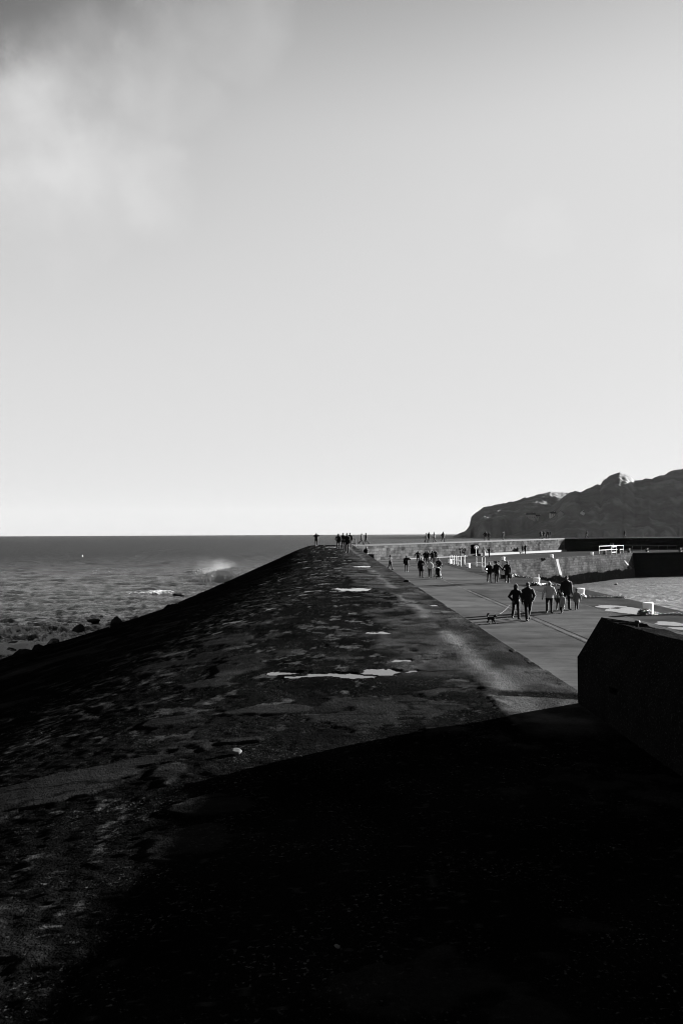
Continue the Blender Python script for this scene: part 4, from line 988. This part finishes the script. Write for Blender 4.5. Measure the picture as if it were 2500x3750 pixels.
# --- the pushchair group
Pn(prom_pt(1542, 2116), 1.86, 0, 'tall person in a long black coat beside the white jumper', walkers, ('side', 'fold'), .25, 1, .56, .006, .006, 'greyhair', vox=.016, build=1.1)
Pn(prom_pt(1573.5, 2116.6), 1.66, 0, 'person in a white jumper and dark trousers with hands in pockets', walkers, ('pocket', 'pocket'), .2, -1, .88, .32, .006, 'hat_long', vox=.016, htone=.004)
pusher, _ = Pn(prom_pt(1606, 2113), 1.80, 8, 'person in a dark jacket pushing a pushchair along the promenade', walkers, ('push', 'push'), .35, 1, .86, DK, .006, 'hair', vox=.016)
# --- single walkers on the promenade
Pn(prom_pt(1429, 2087.5), 1.70, 62, 'long haired person in a dark coat striding beside the deck wall, alone', walkers, ('fwd', 'back'), .55, 1, .66, DK, .006, 'long', vox=.018)
Pn(prom_pt(1488, 2094.4), 1.76, 168, 'stocky person in a dark jacket lifting a hand to the ear, alone on the promenade', walkers, ('ear', 'side'), .25, 1, .84, DK, .006, 'cap', vox=.018, build=1.15)
# --- knot of people further along
Pn(prom_pt(1530, 2063), 1.78, 14, 'dark clad person with both arms spread wide beside the knot of four', walkers, ('out', 'out'), .4, 1, .72, DK, .006, 'cap', vox=.02)
Pn(prom_pt(1556, 2063), 1.68, 2, 'dark clad person with long hair at the near side of the knot of four', walkers, ('pocket', 'pocket'), .3, 1, .74, DK, .006, 'long', vox=.02)
Pn(prom_pt(1565, 2062), 1.70, -3, 'dark clad person in a cap, second in the knot of four', walkers, ('side', 'pocket'), .3, -1, .78, .007, .006, 'cap', vox=.02)
Pn(prom_pt(1582, 2063), 1.68, 0, 'dark clad hooded person, third in the knot of four', walkers, ('pocket', 'side'), .3, 1, .74, DK, .006, 'hood', vox=.02)
Pn(prom_pt(1592, 2062), 1.86, 5, 'tallest person of the knot of four, carrying a dark backpack', walkers, ('side', 'side'), .3, -1, .82, .006, .006, 'hat', vox=.02, bag='backpack')
# --- by the sea wall
Pn(prom_pt(1684, 2038), 1.70, 170, 'person in a long coat raising one hand towards the sea wall', walkers, ('wave', 'side'), .15, 1, .66, DK, .006, 'hood', vox=.024)
Pn(prom_pt(1770, 2040), 1.74, 150, 'person in a white flared coat standing by the dark alcove in the sea wall', walkers, ('out', 'side'), .15, 1, .62, .28, .006, 'long', vox=.024, hemflare=.07)
Pn(prom_pt(1790, 2041), 1.76, -70, 'dark clad person with raised arms beside the white flared coat', walkers, ('phone', 'phone'), .1, 1, .78, DK, .006, 'hat', vox=.024)
Pn(prom_pt(1912.5, 2027.5), 1.62, 60, 'shorter of the two people talking on the pale footing of the sea wall', walkers, ('side', 'fold'), .2, 1, .72, DK, .006, 'long', vox=.026)
Pn(prom_pt(1922, 2027.5), 1.80, -60, 'taller of the two people talking on the pale footing, hand held to the head', walkers, ('side', 'ear'), .15, 1, .66, DK, .006, 'hair', vox=.026)
Pn(prom_pt(2233, 2018), 1.66, -60, 'dark clad person beyond the bright railing with only the pale hair lit', walkers, ('pocket', 'pocket'), .1, 1, .74, DK, .006, 'greyhair', vox=.028)
Pn(prom_pt(2242, 2018.5), 1.76, 40, 'taller dark clad person beyond the white railing beside the rim lit one', walkers, ('pocket', 'pocket'), .1, 1, .74, DK, .006, 'hat', vox=.028, htone=.1)
# --- on the upper deck
Pn(deck_at(1158, 117), 1.80, 165, 'lone person with raised elbows on the seaward shoulder of the deck', 'people on the upper deck', ('elbowout', 'elbowout'), .12, 1, .86, DK, .006, 'cap', vox=.02, build=1.1)
Pn(deck_at(1239, 93), 1.70, 0, 'hooded person in a dark padded jacket, seaward in the group on the deck', 'people on the upper deck', ('pocket', 'side'), .35, 1, .84, DK, .006, 'hood', vox=.02, build=1.05)
Pn(deck_at(1256, 95), 1.76, 4, 'dark clad person in a woolly hat in the middle of the group on the deck', 'people on the upper deck', ('side', 'side'), .4, -1, .82, DK, .006, 'hat', vox=.02)
Pn(deck_at(1270.5, 73), 1.74, 0, 'person in a dark jacket walking in front of the group on the deck', 'people on the upper deck', ('pocket', 'side'), .3, 1, .84, DK, .006, 'hair', vox=.018)
Pn(deck_at(1281, 99), 1.80, -6, 'tall person in a long coat at the back of the group by the deck railing', 'people on the upper deck', ('side', 'side'), .4, 1, .70, DK, .006, 'hair', vox=.02)
Pn(Vector((XE + .42, 80.0, -1.26)), 1.70, 20, 'person in a dark top coming up the steps, half hidden by the deck edge', 'people on the upper deck', ('side', 'side'), .2, 1, 1.10, .006, .25, 'greyhair', vox=.022)
# --- along the top of the sea wall
tw = 'people along the top of the sea wall'
Pn(top_pt(1323.5), 1.72, 78, 'person striding with folded arms on the wall top, first after the deck railing', tw, ('fold', 'fold'), .8, 1, .86, DK, .006, 'hair', vox=.024)
Pn(top_pt(1339.5), 1.78, -80, 'person with a low slung bag beside the one with folded arms', tw, ('side', 'bagside'), .8, -1, .80, DK, .006, 'hair', vox=.024, bag='tote')
Pn(top_pt(1560), 1.62, 70, 'shorter of the close pair on the wall top, hand on hip', tw, ('pocket', 'side'), .5, 1, .84, DK, .006, 'hair', vox=.024)
Pn(top_pt(1569.5), 1.82, 20, 'taller of the close pair on the wall top, in a dark jacket', tw, ('side', 'side'), .45, -1, .78, DK, .006, 'hair', vox=.024)
Pn(top_pt(1588.5), 1.74, -75, 'person in a light grey jacket walking alone on the wall top', tw, ('side', 'fwd'), .65, 1, .84, .13, .006, 'hood', vox=.024, htone=.15)
Pn(top_pt(1621.5), 1.82, 25, 'person in a long dark hooded coat standing with legs apart on the wall top', tw, ('pocket', 'pocket'), .65, 1, .72, DK, .006, 'hood', vox=.024)
Pn(top_pt(1775.5), 1.76, 165, 'taller of two hooded people side by side on the wall top', tw, ('side', 'pocket'), .2, 1, .72, DK, .006, 'hood', vox=.026)
Pn(top_pt(1788.5), 1.62, 175, 'shorter of two hooded people side by side on the wall top', tw, ('pocket', 'pocket'), .2, -1, .76, DK, .006, 'hood', vox=.026)
Pn(top_pt(1841), 1.80, 80, 'slim person taking a photograph alone on the wall top, arms raised to the face', tw, ('camera', 'camera'), .08, 1, .86, DK, .006, 'hair', vox=.026)
Pn(top_pt(1979.5), 1.82, 30, 'tallest of the party of five on the wall top', tw, ('pocket', 'side'), .4, 1, .74, DK, .006, 'hair', vox=.026)
Pn(top_pt(1989), 1.64, -30, 'person in a padded coat leaning towards the tallest of the party of five', tw, ('fold', 'fold'), .3, -1, .66, DK, .006, 'hat', vox=.026, build=1.1)
Pn(top_pt(2000), 1.15, 10, 'child standing between the adults of the party of five', tw, ('side', 'side'), .3, 1, .62, DK, .006, 'hat', vox=.024)
Pn(top_pt(2004.5), 1.74, 0, 'adult just behind the child in the party of five', tw, ('side', 'side'), .2, 1, .76, DK, .006, 'hair', vox=.026)
Pn(top_pt(2010.5), 1.78, -20, 'adult at the outer end of the party of five', tw, ('pocket', 'side'), .4, -1, .80, DK, .006, 'hair', vox=.026)
Pn(top_pt(2145), 1.78, -100, 'person with a rucksack striding on the wall top above the shadowed wall', tw, ('side', 'fwd'), .8, 1, .84, DK, .006, 'hair', vox=.028, bag='backpack')
Pn(top_pt(2285), 1.72, -88, 'person with pale hair walking alone at the far end of the wall top', tw, ('side', 'side'), .5, 1, .76, DK, .006, 'greyhair', vox=.028)

# --- the dog on its lead
def dog(pos, yaw, L, label):
    """local: facing +x, tail up, trotting"""
    b = [('c', (-.16, 0, .30), (.14, 0, .31), .075, .098), ('c', (.14, 0, .29), (.17, 0, .33), .095, .075), ('c', (.17, 0, .35), (.25, 0, .44), .062, .055), ('e', (.285, 0, .47), (.072, .062, .062)), ('c', (.31, 0, .455), (.385, 0, .435), .040, .024),
         ('c', (.265, .055, .50), (.275, .085, .43), .026, .022), ('c', (.265, -.055, .50), (.275, -.085, .43), .026, .022),
         ('c', (-.20, 0, .34), (-.245, 0, .45), .034, .036), ('c', (-.245, 0, .45), (-.20, 0, .55), .038, .050), ('c', (-.20, 0, .55), (-.14, 0, .56), .050, .03)]
    for sg, fx, hx in ((1, .08, -.07), (-1, -.02, .10)):
        s_ = (.14, sg * .055, .26); el = (.13 + fx * .25, sg * .06, .17); wr = (.15 + fx * .8, sg * .06, .075); pw = (.16 + fx * 1.0, sg * .06, .02)
        b += [('c', s_, el, .045, .030), ('c', el, wr, .028, .022), ('c', wr, pw, .022, .022), ('c', pw, (pw[0] + .03, pw[1], .018), .02, .018)]
        hp = (-.16, sg * .055, .27); kn = (-.13 + hx * .3, sg * .065, .17); hk = (-.235 + hx * .7, sg * .06, .105); pw = (-.225 + hx * 1.1, sg * .06, .02)
        b += [('c', hp, kn, .060, .038), ('c', kn, hk, .032, .022), ('c', hk, pw, .021, .020), ('c', pw, (pw[0] + .035, pw[1], .018), .02, .018)]
    V, Q = grow(b, np.array((-.42, -.15, -.02)), np.array((.45, .15, .66)), .011, .022)
    V = V + (fbm(V[:, 0] * 38, V[:, 1] * 30 + V[:, 2] * 38, 3, 5) * .010)[:, None] * np.array((.6, .8, .5))
    o = npmesh('dog', V * L, Q, mat('dog_coat', .006, .8, .1, tone=.6, tscale=9)); o.location = pos; o.rotation_euler = (0, 0, yaw)
    tag(o, label, 'dog')
    cv = MB().torus((.215 * L, 0, .39 * L), .062 * L, .008 * L, 'y', 18, 6, rot=Matrix.Rotation(R(90), 3, 'Z')); cv.build('collar', cloth(.03), o, True)
    return o
dp = prom_pt(1797, 2284); dog(dp, R(-42), .80, 'small shaggy dark dog with a curled raised tail, pulling on its lead')
d0 = dp + Matrix.Rotation(R(-42), 3, 'Z') @ Vector((.19, 0, .34)); d1 = whands[0]
d1 = whands[1] if (whands[1] - d0).length < (whands[0] - d0).length else whands[0]
pts = [d0.lerp(d1, t) - Vector((0, 0, .10 * math.sin(math.pi * t))) for t in np.linspace(0, 1, 14)]
tag(MB().tube(pts, .006, 6).torus(tuple(d1 + Vector((0, 0, -.03))), .05, .012, 'y', 12, 6).build('dog_lead', mat('lead_webbing', .12, .7, .1), None, True), 'thin pale lead stretched from the small dog to the hooded walker', 'lead')
# the little dog with the close pair on the wall top
p = top_pt(1556); dog(p, R(200), .6, 'tiny dark dog at the feet of the close pair on the wall top')

# ================================================================== quayside furniture
m_white = mat('white_paint', .85, .6, .1, tone=.12, tscale=6, bump=.25, bscale=14, bdist=.01)
m_iron = mat('wet_iron', .012, .45, .35, tone=.4, tscale=20)
m_black = mat('black_paint', .004, .6, .1)
m_steel = mat('galvanised', .16, .45, .3)
def mooring_post(px, fy, label, r=.25, h=.56, ring=True):
    c = prom_pt(px, fy); e = empty('mooring_post', c); tag(e, label, 'mooring post', 'white mooring posts along the quay')
    MB().lathe([(r * .98, 0), (r * .97, .06), (r * .99, h * .55), (r * 1.05, h * .86), (r * 1.06, h * .93), (r * 1.02, h * .975), (r * .9, h), (0.02, h + .012)], (0, 0, 0), 28).build('post', m_white, e, True)
    MB().lathe([(r * 1.16, -.01), (r * 1.16, .03), (r * 1.02, .07)], (0, 0, 0), 28).build('base', m_iron, e, True)
    return c
mp1 = mooring_post(2371, 2247, 'largest white mooring post, with a puddle on one side and a chain on the other')
mp2 = mooring_post(2124, 2186, 'white mooring post partly hidden behind the child in the grey zipped jacket')
mp3 = mooring_post(1963, 2142, 'white mooring post with a short spike, between the row of three and the harbour')
mp4 = mooring_post(1773, 2095.5, 'white mooring post half hidden behind the row of three walkers')
mp5 = mooring_post(1712, 2079.6, 'white mooring post beside the slanting white stair railing')
mp6 = mooring_post(1646, 2064, 'white mooring post tucked behind the near end of the stair railing')
mp7 = mooring_post(1841, 2053, 'white mooring post standing alone in front of the white coat and alcove')
mp8 = mooring_post(2018, 2043, 'white mooring post above the lime washed band of the quay wall')
mp9 = mooring_post(2165, 2032.5, 'white mooring post nearest the bright white double railing')
MB().tube([(mp3.x + .2, mp3.y, ZP + .3), (mp3.x + .2, mp3.y, ZP + .86)], .022, 8).build('spike', m_white, [o for o in COL.objects if o.name == 'mooring_post.002'][0]) if False else None
sp = MB().tube([(.2, .05, .3), (.2, .05, .84)], .022, 8).build('spike', m_white, bpy.data.objects['mooring_post.002'])
for (px, fy, lab) in ((2212, 2030.5, 'dark stub post in front of the bright double railing'), (2264, 2025.5, 'dark stub post at the end of the bright railing'), (2300, 2022.8, 'dark stub post between the bright railing and the shadowed quay'), (2366, 2021, 'dark stub post in the middle of the long thin railing'), (2487, 2020.5, 'dark stub post farthest along the shadowed quay')):
    c = prom_pt(px, fy); e = empty('stub_post', c); tag(e, lab, 'post', 'dark stub posts on the far quay')
    MB().lathe([(.26, 0), (.25, .5), (.27, .72), (.25, .8), (.04, .82)], n=20).build('post', m_black, e, True)
    MB().lathe([(.31, -.01), (.31, .05), (.27, .08)], n=20).build('base', m_iron, e, True)

def chain(pts, label, pitch=.125, sag=.02, coil=None):
    """heavy links laid along a wandering path, alternate links turned"""
    pts = [Vector(p) for p in pts]; L = [0]
    for a, b in zip(pts, pts[1:]): L.append(L[-1] + (b - a).length)
    mb = MB(); n = int(L[-1] / pitch); g = random.Random(int(L[-1] * 100))
    def at(s):
        s = min(max(s, 0), L[-1] - 1e-4); i = max(k for k in range(len(L) - 1) if L[k] <= s); q = (s - L[i]) / (L[i + 1] - L[i]); return pts[i].lerp(pts[i + 1], q)
    for i in range(n):
        p = at(i * pitch); d = (at(i * pitch + .05) - at(i * pitch - .05)).normalized(); a = math.atan2(d.y, d.x)
        rot = Matrix.Rotation(a + g.uniform(-.25, .25), 3, 'Z') @ Matrix.Rotation(R(90 if i % 2 else 20) + g.uniform(-.3, .3), 3, 'X')
        mb.torus((p.x, p.y + g.uniform(-.02, .02), p.z + .052 + (.015 if i % 2 else 0)), .058, .017, 'z', 14, 6, sq=1.55, rot=rot)
    if coil:
        c = Vector(coil)
        for i in range(46):
            a = i * .72; q = .30 + .05 * math.sin(i * 1.7) - .03 * (i // 15)
            mb.torus((c.x + q * math.cos(a), c.y + q * math.sin(a), c.z + .05 + .05 * (i // 12)), .058, .018, 'z', 12, 6, sq=1.5, rot=Matrix.Rotation(a + 1.57, 3, 'Z') @ Matrix.Rotation(R(90 if i % 2 else 10), 3, 'X'))
    tag(mb.build('chain', m_iron, None, True), label, 'chain', 'mooring chains on the quay')
w_ = lambda px, py: prom_pt(px, py)
chain([w_(2340, 2253), w_(2385, 2254), w_(2410, 2250.5), w_(2440, 2253), w_(2475, 2251), w_(2520, 2254), w_(2560, 2252)], 'heavy chain coiled round the largest mooring post and trailing along the quay', coil=w_(2360, 2250))
chain([w_(2120, 2190), w_(2150, 2187.5), w_(2180, 2190), w_(2215, 2189), w_(2245, 2189.5), w_(2270, 2188.5), (18.3, w_(2285, 2190).y, ZP), (18.34, w_(2285, 2190).y, ZP - .9)], 'heavy chain running from the post behind the grey jacketed child over the quay edge', coil=w_(2122, 2188))
chain([w_(1948, 2143.5), w_(1975, 2144), w_(2000, 2141.5), w_(2025, 2144), w_(2060, 2144.5), w_(2080, 2144)], 'chain lying at the foot of the spiked mooring post', coil=w_(1958, 2144))
chain([w_(1848, 2114), w_(1872, 2112.5), w_(1890, 2110), w_(1915, 2116), w_(1945, 2117)], 'chain stretched from the dark box behind the row of three', coil=w_(1876, 2111))
c = w_(1851, 2118); e = empty('mooring_box', c, R(8)); tag(e, 'low dark box on the quay behind the row of three walkers', 'box')
MB().box((-.42, -.28, 0), (.42, .28, .34), bev=.02).build('body', m_black, e); MB().box((-.45, -.31, .34), (.45, .31, .39), bev=.01).build('lid', m_iron, e)

def rail(posts, h, label, cat='railing', levels=(.52, 1.0), r=.026, m=None, z0=None, group=None):
    """posts: ground points; one tube post each and through rails"""
    o = Vector(posts[0]); e = empty('railing', o); tag(e, label, cat, group); m = m or m_white
    for p in posts:
        q = Vector(p) - o; MB().tube([q + Vector((0, 0, -.02)), q + Vector((0, 0, h))], r, 8).lathe([(r * 2, 0), (r * 2, .02), (r, .03)], q, 10).build('post', m, e)
    for lv in levels:
        MB().tube([Vector(p) - o + Vector((0, 0, h * lv - (r if lv == 1 else 0))) for p in posts], r * .8, 8).build('rail', m, e)
    return e
# stair railings in two parallel runs
def run(pxs, pys): return [w_(a, b) for a, b in zip(pxs, pys)]
rail(run(np.linspace(1646.5, 1688, 4), np.linspace(2065.5, 2074, 4)), 1.15, 'front run of the white stair railing on the promenade', levels=(.5,), group='white railings of the steps')
rail(run(np.linspace(1653.5, 1686, 5), np.linspace(2063, 2069.5, 5)), 1.15, 'back run of the white stair railing, close behind the front run', levels=(.5,), group='white railings of the steps')
rail(run([1700, 1701.2], [2066, 2066.6]), 1.2, 'single white post with a short bracket beyond the stair railing', levels=(), group='white railings of the steps')
rail(run([1744, 1765, 1775], [2075, 2074.5, 2075.6]), 1.15, 'white railing with three uneven posts behind the row of three walkers', levels=(.42,), group='white railings of the steps')
# bright double railing and the thin long one on the far quay
rail(run([2192.5, 2236, 2281], [2028, 2026, 2023.6]), 1.55, 'bright white double railing on the far quay', levels=(.46, .97), r=.034)
rail(run([2238.5, 2255], [2029.5, 2028.5]), 1.5, 'short bright white gate standing in front of the double railing', levels=(.25, .93), r=.034)
rail(run(np.linspace(2282, 2474, 7), np.linspace(2023.4, 2020.8, 7)), 1.42, 'long thin grey railing along the shadowed far quay', levels=(.42, 1.0), r=.026, m=mat('grey_rail', .05, .5, .2))
# railing at the top of the steps on the deck
p0 = deck_pt(1285, 1997); p1 = Vector((XE - .1, p0.y, .02))
rail([deck_at(1286, 104), deck_at(1301, 104)], 1.1, 'small dark railing at the end of the upper deck beside the group', levels=(.42, 1.0), r=.045, m=mat('dark_rail', .02, .6, .1))
# lifebuoy on its stand in front of the alcove
c = B1 + dw * s_at(1726) + nw * .9; c.z = ZP; e = empty('lifebuoy_stand', c); tag(e, 'white post of the lifebuoy stand at the near side of the alcove', 'post')
MB().tube([(0, 0, 0), (0, 0, 1.75)], .05, 10).build('post', m_white, e); MB().box((-.16, -.03, 1.2), (.16, .03, 1.27)).build('bracket', m_white, e); MB().lathe([(.16, 0), (.16, .03), (.06, .05)], n=14).build('base', m_white, e)
lb = empty('lifebuoy', (c.x - .02, c.y - .10, ZP + 1.62)); tag(lb, 'white ring lifebuoy hanging on the post before the dark alcove', 'lifebuoy')
MB().torus((0, 0, 0), .30, .075, 'y', 28, 10).build('ring', m_white, lb, True)
gl = MB(); gl.tube([(.385 * math.cos(a), -.01, .385 * math.sin(a)) for a in np.linspace(0, 2 * math.pi, 25)], .010, 6, False); gl.build('rope', mat('rope', .2, .9, 0), lb)

# ------------------------------------------------------------------ pushchair
c = prom_pt(1603, 2119); e = empty('pushchair', c, R(10)); tag(e, 'dark hooded pushchair with a pale frame, rolled along the promenade', 'pushchair')
V, Q = grow([('c', (0, .02, .52), (0, -.14, .44), .20, .18), ('c', (0, .10, .78), (0, .02, .52), .19, .20), ('c', (0, -.20, .40), (0, -.30, .30), .15, .12)], np.array((-.32, -.5, .1)), np.array((.32, .4, 1.1)), .02, .05, [('ell', (0, -.22, .72), (.15, .26, .20))]); npmesh('seat', V, Q, cloth(.004), e)
V, Q = grow([('e', (0, .02, .80), (.25, .27, .25))], np.array((-.32, -.4, .4)), np.array((.32, .4, 1.2)), .02, .02, [('ell', (0, -.24, .66), (.21, .30, .26)), ('above', .74)]); npmesh('hood', V, Q, cloth(.004), e)
fr = MB()
for sg in (-1, 1):
    x = sg * .25
    fr.tube([(x, .48, 1.02), (x, .30, .86), (x, -.02, .46), (x, -.34, .12)], .018, 8).tube([(x, .05, .55), (x, .28, .14)], .018, 8).tube([(x, -.2, .30), (x, .22, .25)], .014, 6)
fr.tube([(-.25, .48, 1.02), (.25, .48, 1.02)], .022, 8).tube([(-.25, .28, .14), (.25, .28, .14)], .014, 6).tube([(-.25, -.34, .12), (.25, -.34, .12)], .014, 6)
fr.build('frame', mat('pale_tube', .14, .4, .4), e, True)
MB().box((-.2, -.16, .16), (.2, .2, .30), bev=.02).build('basket', cloth(.006), e)
for (x, y, r) in ((-.27, -.34, .11), (.27, -.34, .11), (-.29, .28, .15), (.29, .28, .15)):
    w = MB().torus((0, 0, 0), r - .022, .022, 'y', 22, 8, rot=Matrix.Rotation(R(90), 3, 'Z')).build('wheel', m_black, e, True); w.location = (x, y, r)
    hb = MB()
    for k in range(5):
        a = k * 2 * math.pi / 5; hb.tube([(0, 0, 0), (0, (r - .03) * math.cos(a), (r - .03) * math.sin(a))], .008, 5)
    hb.tube([(-.02, 0, 0), (.02, 0, 0)], .025, 8).build('hub', m_steel, w)

# small floats
c = G(303, 2038, ZS); e = empty('buoy', (c.x, c.y, ZS + .15)); tag(e, 'tiny white marker buoy far out on the open sea', 'buoy')
MB().lathe([(.03, -.2), (.18, -.1), (.22, .05), (.18, .2), (.05, .28)], n=16).build('float', m_white, e, True); MB().tube([(0, 0, .25), (0, 0, .6)], .03, 8).build('mast', m_white, e)
c = G(2253.5, 2143.5, ZS); e = empty('buoy', (c.x, c.y, ZS + .05)); tag(e, 'small black float on the harbour water', 'buoy')
MB().lathe([(.04, -.2), (.22, -.1), (.30, .08), (.22, .24), (.06, .3)], n=16).build('float', m_black, e, True); MB().torus((0, 0, .33), .06, .018, 'y', 12, 6).build('ring', m_iron, e)
# loose stones lying at the deck edge
for (px, py, r, sd, lab) in ((1487, 2132, .11, 61, 'dark lump of broken stone on the deck edge above the promenade'), (860, 2760, .055, 62, 'pale broken stone lying on the worn deck at the shadow line'), (1235, 3470, .016, 63, 'single pale pebble in the deep shadow of the parapet')):
    p = deck_pt(px, py); o = bpy.data.objects.new('stone', rock_mesh(r, r * .8, r * .55, sd, 3)); COL.objects.link(o); o.location = (p.x, p.y, p.z + r * .3)
    if sd > 61: o.data.materials.clear(); o.data.materials.append(bpy.data.materials.get('pale_stone') or mat('pale_stone', .06, .9, 0, tone=.4, tscale=30))
    tag(o, lab, 'stone')

# ================================================================== air
HAZE = 0.35e-5
mb = MB().box((-9000, -40, ZS - 3.5), (9000, 9800, 300))
hz_ = mb.build('haze', None); tag(hz_, 'thin sea haze', kind='stuff')
m = bpy.data.materials.new('haze_air'); m.use_nodes = True; t = m.node_tree; t.nodes.remove(t.nodes['Principled BSDF'])
pv = t.nodes.new('ShaderNodeVolumePrincipled'); pv.inputs['Color'].default_value = (.9, .9, .9, 1); pv.inputs['Density'].default_value = HAZE; pv.inputs['Anisotropy'].default_value = 0.0
t.links.new(pv.outputs[0], t.nodes['Material Output'].inputs['Volume']); hz_.data.materials.append(m)
